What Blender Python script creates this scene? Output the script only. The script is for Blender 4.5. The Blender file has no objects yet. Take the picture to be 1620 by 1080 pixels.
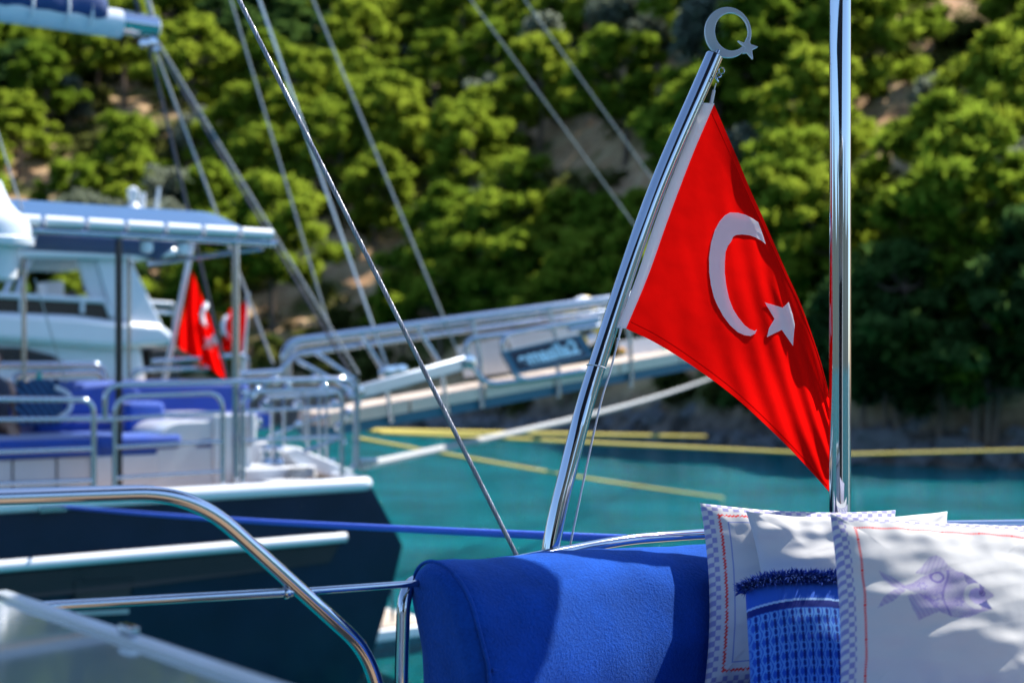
import bpy, bmesh, math, random
import numpy as np
from mathutils import Vector, Matrix, noise

random.seed(7); rng = np.random.default_rng(7)
scene = bpy.context.scene
col = scene.collection

# ---------------------------------------------------------------- camera, sky, sun, exposure
F, HX, HY, CZ = 2250.0, 810.0, 570.0, 3.4          # focal length in photo pixels, horizon row, eye height above the water
cam_d = bpy.data.cameras.new('camera'); cam = bpy.data.objects.new('camera', cam_d); col.objects.link(cam)
cam.location = (0, 0, CZ); cam.rotation_euler = (math.radians(90), 0, 0)
cam_d.sensor_width = 36; cam_d.lens = 36 * F / 1620; cam_d.shift_y = 30 / 1620
cam_d.clip_start = 0.05; cam_d.clip_end = 3000
cam_d.dof.use_dof = True; cam_d.dof.focus_distance = 3.86; cam_d.dof.aperture_fstop = 2.15
scene.camera = cam

SUN = Vector((0.49, 0.34, 0.81)).normalized()      # direction towards the sun
world = bpy.data.worlds.new('World'); scene.world = world; world.use_nodes = True
wn = world.node_tree.nodes; wl_ = world.node_tree.links
sky = wn.new('ShaderNodeTexSky'); sky.sky_type = 'NISHITA'; sky.sun_disc = False
sky.sun_elevation = math.asin(SUN.z); sky.sun_rotation = math.atan2(SUN.x, SUN.y)
sky.air_density = 1.0; sky.dust_density = 0.3; sky.ozone_density = 4.0
wn['Background'].inputs[1].default_value = 0.15
wl_.new(sky.outputs[0], wn['Background'].inputs[0])
sun_d = bpy.data.lights.new('sun', 'SUN'); sun_d.energy = 5.0; sun_d.angle = math.radians(0.53); sun_d.color = (1, 0.95, 0.86)
sun = bpy.data.objects.new('sun', sun_d); col.objects.link(sun)
sun.rotation_euler = SUN.to_track_quat('Z', 'Y').to_euler(); sun.location = (20, 5, 60)
vs = scene.view_settings; vs.view_transform = 'Standard'; vs.look = 'None'; vs.gamma = 1; vs.exposure = 1.0; vs.use_curve_mapping = False
scene.cycles.use_denoising = True; scene.cycles.sample_clamp_indirect = 6; scene.cycles.max_bounces = 8
scene.cycles.caustics_reflective = False; scene.cycles.caustics_refractive = False

# ---------------------------------------------------------------- helpers
def P(px, py, Y):
    return Vector(((px - HX) / F * Y, Y, CZ + (HY - py) / F * Y))
def onplane(px, py, O, d):
    a = (px - HX) / F
    t = (a * O[1] - O[0]) / (d[0] - a * d[1])
    Y = O[1] + d[1] * t
    return Vector((O[0] + d[0] * t, Y, CZ + (HY - py) / F * Y))
def spline(pts, n):
    pts = [Vector(p) for p in pts]
    P_ = [pts[0] * 2 - pts[1]] + pts + [pts[-1] * 2 - pts[-2]]
    out = []
    for i in range(1, len(P_) - 2):
        for k in range(n):
            t = k / n
            a, b, c, d = P_[i - 1], P_[i], P_[i + 1], P_[i + 2]
            out.append(0.5 * ((2 * b) + (c - a) * t + (2 * a - 5 * b + 4 * c - d) * t * t + (3 * b - a - 3 * c + d) * t ** 3))
    out.append(pts[-1].copy())
    return out
def rounded(pts, r, n=7):
    pts = [Vector(p) for p in pts]
    rs = r if isinstance(r, (list, tuple)) else [r] * len(pts)
    out = [pts[0]]
    for i in range(1, len(pts) - 1):
        a, b, c = pts[i - 1], pts[i], pts[i + 1]
        rr = min(rs[i], (a - b).length * .49, (c - b).length * .49)
        p0 = b + (a - b).normalized() * rr; p1 = b + (c - b).normalized() * rr
        for k in range(n + 1):
            t = k / n
            out.append(p0 * (1 - t) ** 2 + b * 2 * t * (1 - t) + p1 * t * t)
    out.append(pts[-1])
    return out

class MB:
    def __init__(s): s.v = []; s.f = []
    def add(s, vs, fs):
        o = len(s.v); s.v += [tuple(v) for v in vs]; s.f += [tuple(i + o for i in f) for f in fs]
        return s
    def tube(s, pts, r, n=12, cap=True):
        pts = [Vector(p) for p in pts]
        m = len(pts); R = r if isinstance(r, (list, tuple)) else [r] * m
        T = []
        for i in range(m):
            T.append((pts[min(i + 1, m - 1)] - pts[max(i - 1, 0)]).normalized())
        up = Vector((0, 0, 1)) if abs(T[0].z) < .9 else Vector((0, 1, 0))
        nrm = (up - T[0] * up.dot(T[0])).normalized()
        V = []
        for i in range(m):
            nrm = (nrm - T[i] * nrm.dot(T[i])).normalized(); bi = T[i].cross(nrm)
            for k in range(n):
                a = 2 * math.pi * k / n
                V.append(pts[i] + (nrm * math.cos(a) + bi * math.sin(a)) * R[i])
        Fc = [(i * n + k, i * n + (k + 1) % n, (i + 1) * n + (k + 1) % n, (i + 1) * n + k) for i in range(m - 1) for k in range(n)]
        if cap:
            Fc.append(tuple(range(n))[::-1]); Fc.append(tuple(range((m - 1) * n, m * n)))
        return s.add(V, Fc)
    def box(s, c, ax, ay, az):
        c, ax, ay, az = (Vector(q) for q in (c, ax, ay, az))
        V = [c + ax * i + ay * j + az * k for i in (-1, 1) for j in (-1, 1) for k in (-1, 1)]
        return s.add(V, [(0, 1, 3, 2), (4, 6, 7, 5), (0, 4, 5, 1), (2, 3, 7, 6), (0, 2, 6, 4), (1, 5, 7, 3)])
    def prism(s, poly, off):
        poly = [Vector(p) for p in poly]; off = Vector(off); n = len(poly)
        V = poly + [p + off for p in poly]
        return s.add(V, [tuple(range(n))[::-1], tuple(range(n, 2 * n))] + [(i, (i + 1) % n, n + (i + 1) % n, n + i) for i in range(n)])
    def grid(s, fn, nu, nv):
        V = [fn(i / nu, j / nv) for i in range(nu + 1) for j in range(nv + 1)]
        return s.add(V, [(i * (nv + 1) + j, (i + 1) * (nv + 1) + j, (i + 1) * (nv + 1) + j + 1, i * (nv + 1) + j + 1) for i in range(nu) for j in range(nv)])
    def lathe(s, base, prof, n=24, axis=(0, 0, 1)):
        q = Vector((0, 0, 1)).rotation_difference(Vector(axis).normalized()); base = Vector(base)
        V = []
        for r, z in prof:
            for k in range(n):
                a = 2 * math.pi * k / n
                V.append(base + q @ Vector((r * math.cos(a), r * math.sin(a), z)))
        m = len(prof)
        Fc = [(i * n + k, i * n + (k + 1) % n, (i + 1) * n + (k + 1) % n, (i + 1) * n + k) for i in range(m - 1) for k in range(n)]
        Fc += [tuple(range(n))[::-1], tuple(range((m - 1) * n, m * n))]
        return s.add(V, Fc)
    def build(s, name, mat, parent=None, smooth=True, bevel=0, sub=0, solid=0):
        off = wloc(parent) if parent else None
        v = np.array(s.v, dtype=float)
        if off is None:
            off = Vector(((v[:, 0].min() + v[:, 0].max()) / 2, (v[:, 1].min() + v[:, 1].max()) / 2, v[:, 2].min()))
        me = bpy.data.meshes.new(name); me.from_pydata((v - np.array(off)).tolist(), [], s.f)
        bm = bmesh.new(); bm.from_mesh(me); bmesh.ops.recalc_face_normals(bm, faces=bm.faces); bm.to_mesh(me); bm.free()
        me.update(); me.materials.append(mat)
        o = bpy.data.objects.new(name, me); col.objects.link(o)
        if parent: o.parent = parent
        else: o.location = off
        if smooth:
            me.polygons.foreach_set('use_smooth', [True] * len(me.polygons))
            me.set_sharp_from_angle(angle=math.radians(38))
        if solid:
            m = o.modifiers.new('solid', 'SOLIDIFY'); m.thickness = solid; m.offset = 0
        if bevel:
            m = o.modifiers.new('bevel', 'BEVEL'); m.width = bevel; m.segments = 3; m.limit_method = 'ANGLE'
        if sub:
            m = o.modifiers.new('sub', 'SUBSURF'); m.levels = sub; m.render_levels = sub
        return o
def wloc(o):
    v = Vector((0, 0, 0))
    while o is not None:
        v += o.location; o = o.parent
    return v
def tag(o, label, cat=None, group=None, kind=None):
    if label: o['label'] = label
    if cat: o['category'] = cat
    if group: o['group'] = group
    if kind: o['kind'] = kind
    return o
def thing(name, loc, label, cat, group=None):
    o = bpy.data.objects.new(name, None); col.objects.link(o); o.location = loc; o.empty_display_size = .2
    return tag(o, label, cat, group)
def tube(name, pts, r, mat, parent=None, n=12):
    return MB().tube(pts, r, n).build(name, mat, parent)
def box(name, c, ax, ay, az, mat, parent=None, bevel=0):
    return MB().box(c, ax, ay, az).build(name, mat, parent, smooth=bevel > 0, bevel=bevel)
def prism(name, poly, off, mat, parent=None, bevel=0):
    return MB().prism(poly, off).build(name, mat, parent, smooth=bevel > 0, bevel=bevel)

# ---------------------------------------------------------------- materials
def mat(name, c, rough=.5, metal=0, var=.08, scale=6, bump=0, bscale=60, spec=.5, sheen=0, coat=0):
    m = bpy.data.materials.new(name); m.use_nodes = True
    N, L = m.node_tree.nodes, m.node_tree.links
    b = N['Principled BSDF']; b.inputs['Metallic'].default_value = metal; b.inputs['Specular IOR Level'].default_value = spec
    b.inputs['Sheen Weight'].default_value = sheen; b.inputs['Coat Weight'].default_value = coat; b.inputs['Coat Roughness'].default_value = .05
    tc = N.new('ShaderNodeTexCoord'); nz = N.new('ShaderNodeTexNoise'); nz.inputs['Scale'].default_value = scale; nz.inputs['Detail'].default_value = 6
    L.new(tc.outputs['Object'], nz.inputs['Vector'])
    rp = N.new('ShaderNodeMix'); rp.data_type = 'RGBA'
    rp.inputs[6].default_value = (*[min(1, max(0, q * (1 - var))) for q in c], 1); rp.inputs[7].default_value = (*[min(1, q * (1 + var)) for q in c], 1)
    L.new(nz.outputs['Fac'], rp.inputs[0]); L.new(rp.outputs[2], b.inputs['Base Color'])
    mr = N.new('ShaderNodeMapRange'); mr.inputs['To Min'].default_value = rough * .75; mr.inputs['To Max'].default_value = min(1, rough * 1.25)
    L.new(nz.outputs['Fac'], mr.inputs['Value']); L.new(mr.outputs[0], b.inputs['Roughness'])
    if bump:
        n2 = N.new('ShaderNodeTexNoise'); n2.inputs['Scale'].default_value = bscale; n2.inputs['Detail'].default_value = 4
        L.new(tc.outputs['Object'], n2.inputs['Vector'])
        bp = N.new('ShaderNodeBump'); bp.inputs['Strength'].default_value = bump; bp.inputs['Distance'].default_value = .01
        L.new(n2.outputs['Fac'], bp.inputs['Height']); L.new(bp.outputs[0], b.inputs['Normal'])
    return m
M = {}
M['chrome'] = mat('polished_steel', (.44, .48, .54), .03, 1, var=.03, scale=3)
M['steel'] = mat('boat_steel', (.40, .44, .51), .10, 1, var=.05, scale=4)
M['alu'] = mat('brushed_aluminium', (.40, .44, .50), .32, .85, scale=9)
M['alu_pale'] = mat('pale_aluminium', (.62, .66, .70), .35, .6, scale=9)
M['wire'] = mat('galvanised_wire', (.28, .29, .33), .5, .9, var=.2, scale=40)
M['white'] = mat('white_gelcoat', (.62, .65, .70), .22, 0, var=.03, coat=.4)
M['white_soft'] = mat('white_plastic', (.62, .64, .68), .4, 0, var=.04)
M['white_cord'] = mat('white_cord', (.72, .72, .74), .7, 0, bump=.3, bscale=300)
M['navy'] = mat('navy_gelcoat', (.007, .013, .034), .20, 0, var=.4, scale=2.5, spec=.28, bump=.25, bscale=1.3)
M['navy_stripe'] = mat('navy_stripe_paint', (.004, .006, .014), .3, 0)
M['dark'] = mat('dark_rubber', (.012, .013, .016), .5)
M['dark_metal'] = mat('dark_anodised_tube', (.05, .055, .065), .22, 1)
M['smoke'] = mat('smoked_glass', (.012, .016, .022), .06, 0, var=.2, coat=.6)
M['teak'] = mat('teak', (.32, .20, .11), .6, 0, var=.25, scale=14)
M['teak_pale'] = mat('pale_teak_planks', (.62, .50, .40), .55, 0, var=.15, scale=14)
M['underside_shade'] = mat('blue_underside_shade', (.01, .10, .16), .4)  # blue shade under the gangway, put into the beam's colour
M['canvas_blue'] = mat('blue_canvas', (.012, .045, .16), .75, 0, var=.15, bump=.2, bscale=200)
M['canvas_top'] = mat('bimini_canvas', (.015, .08, .20), .7, 0, var=.12, bump=.15, bscale=150)
M['canvas_dark'] = mat('added_awning_canvas', (.02, .03, .08), .8)
M['boat_cushion'] = mat('boat_cushion_blue', (.006, .06, .36), .85, 0, var=.18, sheen=.3, bump=.2, bscale=90)
M['boat_cushion_lav'] = mat('boat_cushion_faded', (.05, .10, .36), .85, 0, var=.18, bump=.2, bscale=90)
M['rope_blue'] = mat('blue_rope', (.03, .10, .55), .75, 0, var=.4, scale=120, bump=.6, bscale=160)
M['rope_yellow'] = mat('yellow_rope', (.42, .33, .05), .7, 0, var=.2, scale=30, bump=.4, bscale=120)
M['rope_grey'] = mat('grey_rope', (.36, .36, .36), .8, 0, var=.25, scale=60, bump=.4, bscale=120)
M['rope_dark'] = mat('dark_rope', (.06, .06, .075), .8, 0, var=.3, scale=60, bump=.4, bscale=120)
M['skin'] = mat('skin', (.50, .28, .19), .5, 0, var=.06)
M['hair'] = mat('black_hair', (.012, .010, .010), .5, 0, bump=.4, bscale=120)
M['shirt_dark'] = mat('dark_shirt', (.05, .06, .09), .85)
M['shirt_white'] = mat('white_shirt', (.65, .65, .66), .85)
M['turquoise'] = mat('turquoise_plastic', (.05, .45, .42), .35)
M['yellow'] = mat('yellow_plastic', (.75, .52, .05), .45)
M['sign_dark'] = mat('sign_panel_blue', (.004, .012, .045), .3)
M['sign_frame'] = mat('sign_frame_blue', (.03, .13, .22), .35)
M['sign_text'] = mat('sign_letters', (.55, .74, .88), .5)
M['panel_grey'] = mat('pale_grey_panel', (.58, .59, .62), .5)
M['orange'] = mat('orange_lamp', (.8, .35, .05), .4)

def cloth_mat(name, c, trans=.4, var=.05, bump=.1):
    m = bpy.data.materials.new(name); m.use_nodes = True
    N, L = m.node_tree.nodes, m.node_tree.links; N.remove(N['Principled BSDF'])
    tc = N.new('ShaderNodeTexCoord'); nz = N.new('ShaderNodeTexNoise'); nz.inputs['Scale'].default_value = 7; nz.inputs['Detail'].default_value = 5
    L.new(tc.outputs['Object'], nz.inputs['Vector'])
    mx = N.new('ShaderNodeMix'); mx.data_type = 'RGBA'
    mx.inputs[6].default_value = (*[q * (1 - var) for q in c], 1); mx.inputs[7].default_value = (*[min(1, q * (1 + var)) for q in c], 1)
    L.new(nz.outputs['Fac'], mx.inputs[0])
    wv = N.new('ShaderNodeTexNoise'); wv.inputs['Scale'].default_value = 26; wv.inputs['Detail'].default_value = 3
    L.new(tc.outputs['Object'], wv.inputs['Vector'])
    bp = N.new('ShaderNodeBump'); bp.inputs['Strength'].default_value = bump; bp.inputs['Distance'].default_value = .02; L.new(wv.outputs['Fac'], bp.inputs['Height'])
    d = N.new('ShaderNodeBsdfDiffuse'); t = N.new('ShaderNodeBsdfTranslucent'); ms = N.new('ShaderNodeMixShader'); ms.inputs[0].default_value = trans
    for q in (d, t): L.new(mx.outputs[2], q.inputs['Color']); L.new(bp.outputs[0], q.inputs['Normal'])
    L.new(d.outputs[0], ms.inputs[1]); L.new(t.outputs[0], ms.inputs[2]); L.new(ms.outputs[0], N['Material Output'].inputs[0])
    return m
M['flag_red'] = cloth_mat('flag_red', (.90, .004, .003), .72, .02, .04)
M['flag_white'] = cloth_mat('flag_white', (.90, .91, .96), .3, .02)
M['hoist_white'] = cloth_mat('hoist_white', (.88, .88, .92), .4, .02)

def attr_cloth(name, rough=.85, bump=.12, bscale=420):
    m = bpy.data.materials.new(name); m.use_nodes = True
    N, L = m.node_tree.nodes, m.node_tree.links; b = N['Principled BSDF']
    a = N.new('ShaderNodeAttribute'); a.attribute_name = 'print'; L.new(a.outputs['Color'], b.inputs['Base Color'])
    b.inputs['Roughness'].default_value = rough; b.inputs['Specular IOR Level'].default_value = .15; b.inputs['Sheen Weight'].default_value = .1
    tc = N.new('ShaderNodeTexCoord'); n = N.new('ShaderNodeTexNoise'); n.inputs['Scale'].default_value = bscale
    L.new(tc.outputs['Object'], n.inputs['Vector']); bp = N.new('ShaderNodeBump'); bp.inputs['Strength'].default_value = bump; bp.inputs['Distance'].default_value = .003
    L.new(n.outputs['Fac'], bp.inputs['Height']); L.new(bp.outputs[0], b.inputs['Normal'])
    return m
M['print'] = attr_cloth('printed_cotton')

def velvet(name, c):
    m = bpy.data.materials.new(name); m.use_nodes = True
    N, L = m.node_tree.nodes, m.node_tree.links; b = N['Principled BSDF']
    b.inputs['Roughness'].default_value = .9; b.inputs['Specular IOR Level'].default_value = .1
    b.inputs['Sheen Weight'].default_value = .35; b.inputs['Sheen Roughness'].default_value = .45; b.inputs['Sheen Tint'].default_value = (.25, .5, 1, 1)
    tc = N.new('ShaderNodeTexCoord')
    n1 = N.new('ShaderNodeTexNoise'); n1.inputs['Scale'].default_value = 130; n1.inputs['Detail'].default_value = 5; n1.inputs['Roughness'].default_value = .7
    n2 = N.new('ShaderNodeTexNoise'); n2.inputs['Scale'].default_value = 9; n2.inputs['Detail'].default_value = 4
    for q in (n1, n2): L.new(tc.outputs['Object'], q.inputs['Vector'])
    ad = N.new('ShaderNodeMath'); ad.operation = 'MULTIPLY'; L.new(n1.outputs['Fac'], ad.inputs[0]); L.new(n2.outputs['Fac'], ad.inputs[1])
    mr = N.new('ShaderNodeMapRange'); mr.inputs['From Min'].default_value = .12; mr.inputs['From Max'].default_value = .42; L.new(ad.outputs[0], mr.inputs['Value'])
    mx = N.new('ShaderNodeMix'); mx.data_type = 'RGBA'; mx.inputs[6].default_value = (*[q * .7 for q in c], 1); mx.inputs[7].default_value = (*[q * 1.3 for q in c], 1)
    L.new(mr.outputs[0], mx.inputs[0]); L.new(mx.outputs[2], b.inputs['Base Color'])
    bp = N.new('ShaderNodeBump'); bp.inputs['Strength'].default_value = .75; bp.inputs['Distance'].default_value = .006
    L.new(n1.outputs['Fac'], bp.inputs['Height']); L.new(bp.outputs[0], b.inputs['Normal'])
    return m
M['velvet'] = velvet('blue_terry', (.003, .056, .34))
M['fringe'] = velvet('fringe_blue', (.006, .03, .24))

def leaf_mat(name, c1, c2, trans=.35):
    m = bpy.data.materials.new(name); m.use_nodes = True
    N, L = m.node_tree.nodes, m.node_tree.links; N.remove(N['Principled BSDF'])
    oi = N.new('ShaderNodeObjectInfo'); tc = N.new('ShaderNodeTexCoord'); nz = N.new('ShaderNodeTexNoise'); nz.inputs['Scale'].default_value = .9; nz.inputs['Detail'].default_value = 3
    L.new(tc.outputs['Object'], nz.inputs['Vector'])
    ad = N.new('ShaderNodeMath'); ad.operation = 'ADD'; ad.inputs[1].default_value = -.5; L.new(nz.outputs['Fac'], ad.inputs[0])
    a2 = N.new('ShaderNodeMath'); a2.operation = 'MULTIPLY_ADD'; a2.inputs[1].default_value = 1.4; L.new(ad.outputs[0], a2.inputs[0]); L.new(oi.outputs['Random'], a2.inputs[2]); a2.use_clamp = True
    mx = N.new('ShaderNodeMix'); mx.data_type = 'RGBA'; mx.inputs[6].default_value = (*c1, 1); mx.inputs[7].default_value = (*c2, 1); L.new(a2.outputs[0], mx.inputs[0])
    d = N.new('ShaderNodeBsdfDiffuse'); t = N.new('ShaderNodeBsdfTranslucent'); ms = N.new('ShaderNodeMixShader'); ms.inputs[0].default_value = trans
    for q in (d, t): L.new(mx.outputs[2], q.inputs['Color'])
    L.new(d.outputs[0], ms.inputs[1]); L.new(t.outputs[0], ms.inputs[2]); L.new(ms.outputs[0], N['Material Output'].inputs[0])
    return m
M['pine'] = leaf_mat('pine_needles', (.19, .30, .028), (.37, .46, .045), .5)
M['pine_dark'] = leaf_mat('dark_needles', (.055, .125, .04), (.13, .235, .05), .5)
M['olive'] = leaf_mat('olive_leaves', (.20, .24, .17), (.36, .40, .30), .4)
M['scrub'] = leaf_mat('scrub_leaves', (.10, .14, .03), (.21, .22, .06), .45)
M['bark'] = mat('bark', (.13, .085, .06), .9, 0, var=.4, scale=8, bump=.5, bscale=20)
M['rock'] = mat('shore_rock', (.115, .115, .12), .85, 0, var=.35, scale=1.6, bump=.8, bscale=5)

def soil_mat():
    m = bpy.data.materials.new('hill_soil'); m.use_nodes = True
    N, L = m.node_tree.nodes, m.node_tree.links; b = N['Principled BSDF']; b.inputs['Roughness'].default_value = .95; b.inputs['Specular IOR Level'].default_value = .1
    tc = N.new('ShaderNodeTexCoord')
    def nz(s, d=6):
        q = N.new('ShaderNodeTexNoise'); q.inputs['Scale'].default_value = s; q.inputs['Detail'].default_value = d; L.new(tc.outputs['Object'], q.inputs['Vector']); return q
    def ramp(src, a, bb):
        r = N.new('ShaderNodeMapRange'); r.inputs['From Min'].default_value = a; r.inputs['From Max'].default_value = bb; L.new(src, r.inputs['Value']); return r.outputs[0]
    def mix(f, c1, c2):
        q = N.new('ShaderNodeMix'); q.data_type = 'RGBA'; L.new(f, q.inputs[0])
        for k, c in ((6, c1), (7, c2)):
            if isinstance(c, tuple): q.inputs[k].default_value = (*c, 1)
            else: L.new(c, q.inputs[k])
        return q.outputs[2]
    soil = mix(ramp(nz(.6).outputs['Fac'], .35, .65), (.42, .24, .13), (.54, .38, .22))
    soil = mix(ramp(nz(2.5).outputs['Fac'], .55, .7), soil, (.16, .10, .06))
    soil = mix(ramp(nz(.25).outputs['Fac'], .52, .62), soil, (.12, .12, .04))
    sx = N.new('ShaderNodeSeparateXYZ'); L.new(tc.outputs['Object'], sx.inputs[0])
    gm = N.new('ShaderNodeNewGeometry'); sp = N.new('ShaderNodeSeparateXYZ'); L.new(gm.outputs['Position'], sp.inputs[0])
    rock = mix(ramp(nz(1.2).outputs['Fac'], .4, .6), (.05, .045, .04), (.17, .14, .12))
    c = mix(ramp(sp.outputs['Z'], 1.0, 2.2), rock, soil)
    L.new(c, b.inputs['Base Color'])
    bp = N.new('ShaderNodeBump'); bp.inputs['Strength'].default_value = .9; bp.inputs['Distance'].default_value = .3; L.new(nz(1.5).outputs['Fac'], bp.inputs['Height']); L.new(bp.outputs[0], b.inputs['Normal'])
    return m
M['soil'] = soil_mat()

def water_mat():
    m = bpy.data.materials.new('sea_water'); m.use_nodes = True
    N, L = m.node_tree.nodes, m.node_tree.links; b = N['Principled BSDF']
    b.inputs['Roughness'].default_value = .07; b.inputs['IOR'].default_value = 1.33; b.inputs['Specular IOR Level'].default_value = .22
    tc = N.new('ShaderNodeTexCoord')
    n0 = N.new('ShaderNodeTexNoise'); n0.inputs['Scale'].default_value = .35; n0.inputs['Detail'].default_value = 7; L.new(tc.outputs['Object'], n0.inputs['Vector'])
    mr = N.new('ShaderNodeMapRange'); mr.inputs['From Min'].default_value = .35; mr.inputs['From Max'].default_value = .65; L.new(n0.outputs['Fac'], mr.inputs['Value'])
    mx = N.new('ShaderNodeMix'); mx.data_type = 'RGBA'; mx.inputs[6].default_value = (.0, .098, .112, 1); mx.inputs[7].default_value = (.0, .185, .21, 1)  # tone patches for depth, also painted in to heighten ripple contrast
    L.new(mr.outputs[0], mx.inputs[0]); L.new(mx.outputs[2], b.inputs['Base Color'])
    mp = N.new('ShaderNodeMapping'); mp.inputs['Scale'].default_value = (1, 1.7, 1); mp.inputs['Rotation'].default_value = (0, 0, .35); L.new(tc.outputs['Object'], mp.inputs[0])
    n1 = N.new('ShaderNodeTexNoise'); n1.inputs['Scale'].default_value = 1.5; n1.inputs['Detail'].default_value = 6; n1.inputs['Roughness'].default_value = .6; L.new(mp.outputs[0], n1.inputs['Vector'])
    bp = N.new('ShaderNodeBump'); bp.inputs['Strength'].default_value = 1.0; bp.inputs['Distance'].default_value = .5; L.new(n1.outputs['Fac'], bp.inputs['Height']); L.new(bp.outputs[0], b.inputs['Normal'])
    return m
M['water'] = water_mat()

def glass_mat():
    m = mat('grey_acrylic', (.20, .26, .25), .07, 0, var=.3, scale=4, spec=.9)
    return m
M['acrylic'] = glass_mat()

# ================================================================ SETTING: water, hill
def ring(name, z, m):
    b = MB(); s = 1500
    b.add([(-s, -s, z), (s, -s, z), (s, s, z), (-s, s, z)], [(0, 1, 2, 3)])
    return b.build(name, m, smooth=False)
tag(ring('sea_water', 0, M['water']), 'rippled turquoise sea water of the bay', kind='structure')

SH = [(-300, 92), (-120, 86), (-40, 81), (-17.7, 78), (-8, 75), (2.6, 65), (7.0, 61), (10.0, 53), (11.5, 47.5), (16, 45), (26, 44), (60, 40), (300, 30)]
shx = np.array([s[0] for s in SH]); shy = np.array([s[1] for s in SH])
def shore(x): return float(np.interp(x, shx, shy))
def hill_z(x, y):
    s = y - shore(x) + 1.6 * noise.noise(Vector((x * .22, y * .05, 3.1)))
    if s < 0: return max(-3.0, s * .5)
    bank = 1.5 * (1 - math.exp(-s / .9)) + .5 * noise.noise(Vector((x * .6, y * .6, 1.7))) * min(1, s)
    big = noise.noise(Vector((x * .03, y * .03, 0))) * 4.0 * min(1, s / 25)
    sml = noise.noise(Vector((x * .16, y * .16, 5))) * 1.0 * min(1, s / 6)
    slope = .56 * s if s < 130 else .56 * 130 + .15 * (s - 130)
    return max(.05, bank + slope + big + sml)
tb = MB(); nx, ny = 190, 150; x0, x1, y0, y1 = -130, 130, 34, 250
gx = [x0 + (x1 - x0) * i / nx for i in range(nx + 1)]
gy = [y0 + (y1 - y0) * (j / ny) ** 1.25 for j in range(ny + 1)]
V = [(x, y, hill_z(x, y)) for x in gx for y in gy]
tb.add(V, [(i * (ny + 1) + j, (i + 1) * (ny + 1) + j, (i + 1) * (ny + 1) + j + 1, i * (ny + 1) + j + 1) for i in range(nx) for j in range(ny)])
tag(tb.build('hillside', M['soil']), 'steep tan hillside above the bay', kind='structure')

def project(p):
    return HX + p[0] / p[1] * F, HY - (p[2] - CZ) / p[1] * F
def hit(px, py):
    a = (px - HX) / F; e = (HY - py) / F; Y = 36.0
    while Y < 240:
        if hill_z(a * Y, Y) > max(CZ + e * Y, -.5) and CZ + e * Y > -.2: return Vector((a * Y, Y, hill_z(a * Y, Y)))
        Y += .4
    return None

# ---------------------------------------------------------------- trees
def leaf_mesh(name, centers, radii, per, size, m, elong=2.2, up=.25, seed=0):
    r = np.random.default_rng(seed); n = len(centers) * per
    c = np.repeat(np.asarray(centers), per, 0); R = np.repeat(np.asarray(radii), per)
    d = r.normal(size=(n, 3)); d[:, 2] += up; d /= np.linalg.norm(d, axis=1)[:, None]
    rad = R * (0.55 + .5 * r.random(n) ** .5)
    p = c + d * rad[:, None] * np.array([1, 1, .8])
    ax = d + r.normal(size=(n, 3)) * .55; ax /= np.linalg.norm(ax, axis=1)[:, None]      # blade axis points outward
    sd = np.cross(ax, r.normal(size=(n, 3))); sd /= np.linalg.norm(sd, axis=1)[:, None]
    s = size * (.6 + .8 * r.random(n))
    L_ = ax * (s * elong / 2)[:, None]; W_ = sd * (s / 2)[:, None]
    v = np.stack([p - L_ - W_ * .5, p - L_ * .1 + W_, p + L_, p - L_ * .1 - W_], 1).reshape(-1, 3)
    me = bpy.data.meshes.new(name); me.vertices.add(4 * n); me.vertices.foreach_set('co', v.ravel())
    me.loops.add(4 * n); me.loops.foreach_set('vertex_index', np.arange(4 * n, dtype=np.int32))
    me.polygons.add(n); me.polygons.foreach_set('loop_start', np.arange(0, 4 * n, 4, dtype=np.int32))
    me.update(calc_edges=True); me.materials.append(m)
    nr = d * .5 + r.normal(size=(n, 3)) * .35 + np.array([0, 0, .65]); nr /= np.linalg.norm(nr, axis=1)[:, None]
    me.polygons.foreach_set('use_smooth', np.ones(n, dtype=bool))
    me.normals_split_custom_set(np.repeat(nr, 4, 0).tolist())
    return me
def crown_puffs(kind, r):
    C, R = [], []
    if kind == 'pine':
        # tiers of flat needle pads carried by limbs, wide below and narrowing to a rounded top
        tilt = (r.uniform(-.35, .35), r.uniform(-.35, .35))
        for k in range(24):
            z = 2.1 + 4.3 * (k + r.random()) / 24; f_ = (z - 2.1) / 4.3
            reach = (2.9 * (1 - f_) ** .55 + .35) * r.uniform(.35, 1.0) * (.7 if f_ < .12 else 1); an = k * 2.4 + r.uniform(-.5, .5)
            x, y = math.cos(an) * reach + tilt[0] * f_ * 2, math.sin(an) * reach + tilt[1] * f_ * 2; q = r.uniform(.55, 1.05) * (1 - .25 * f_)
            for _ in range(6):
                a = r.uniform(0, 6.28); rr_ = q * r.random() ** .5
                C.append((x + math.cos(a) * rr_, y + math.sin(a) * rr_, z + r.uniform(-.12, .34) * q)); R.append(r.uniform(.26, .48))
    elif kind == 'round':
        lobes = [(r.uniform(-1.3, 1.3), r.uniform(-1.3, 1.3), r.uniform(1.6, 3.6), r.uniform(.8, 1.3)) for _ in range(8)]
        for (x, y, z, q) in lobes:
            for _ in range(8):
                d = Vector((r.gauss(0, 1), r.gauss(0, 1), r.gauss(.2, .9))).normalized() * q * r.uniform(.5, 1)
                C.append((x + d.x, y + d.y, z + d.z * .8)); R.append(r.uniform(.35, .6))
    else:
        for _ in range(16):
            d = Vector((r.gauss(0, 1), r.gauss(0, 1), r.gauss(.3, .8))).normalized() * r.uniform(.3, .9)
            C.append((d.x, d.y, .75 + d.z * .6)); R.append(r.uniform(.28, .45))
    return C, R
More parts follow.
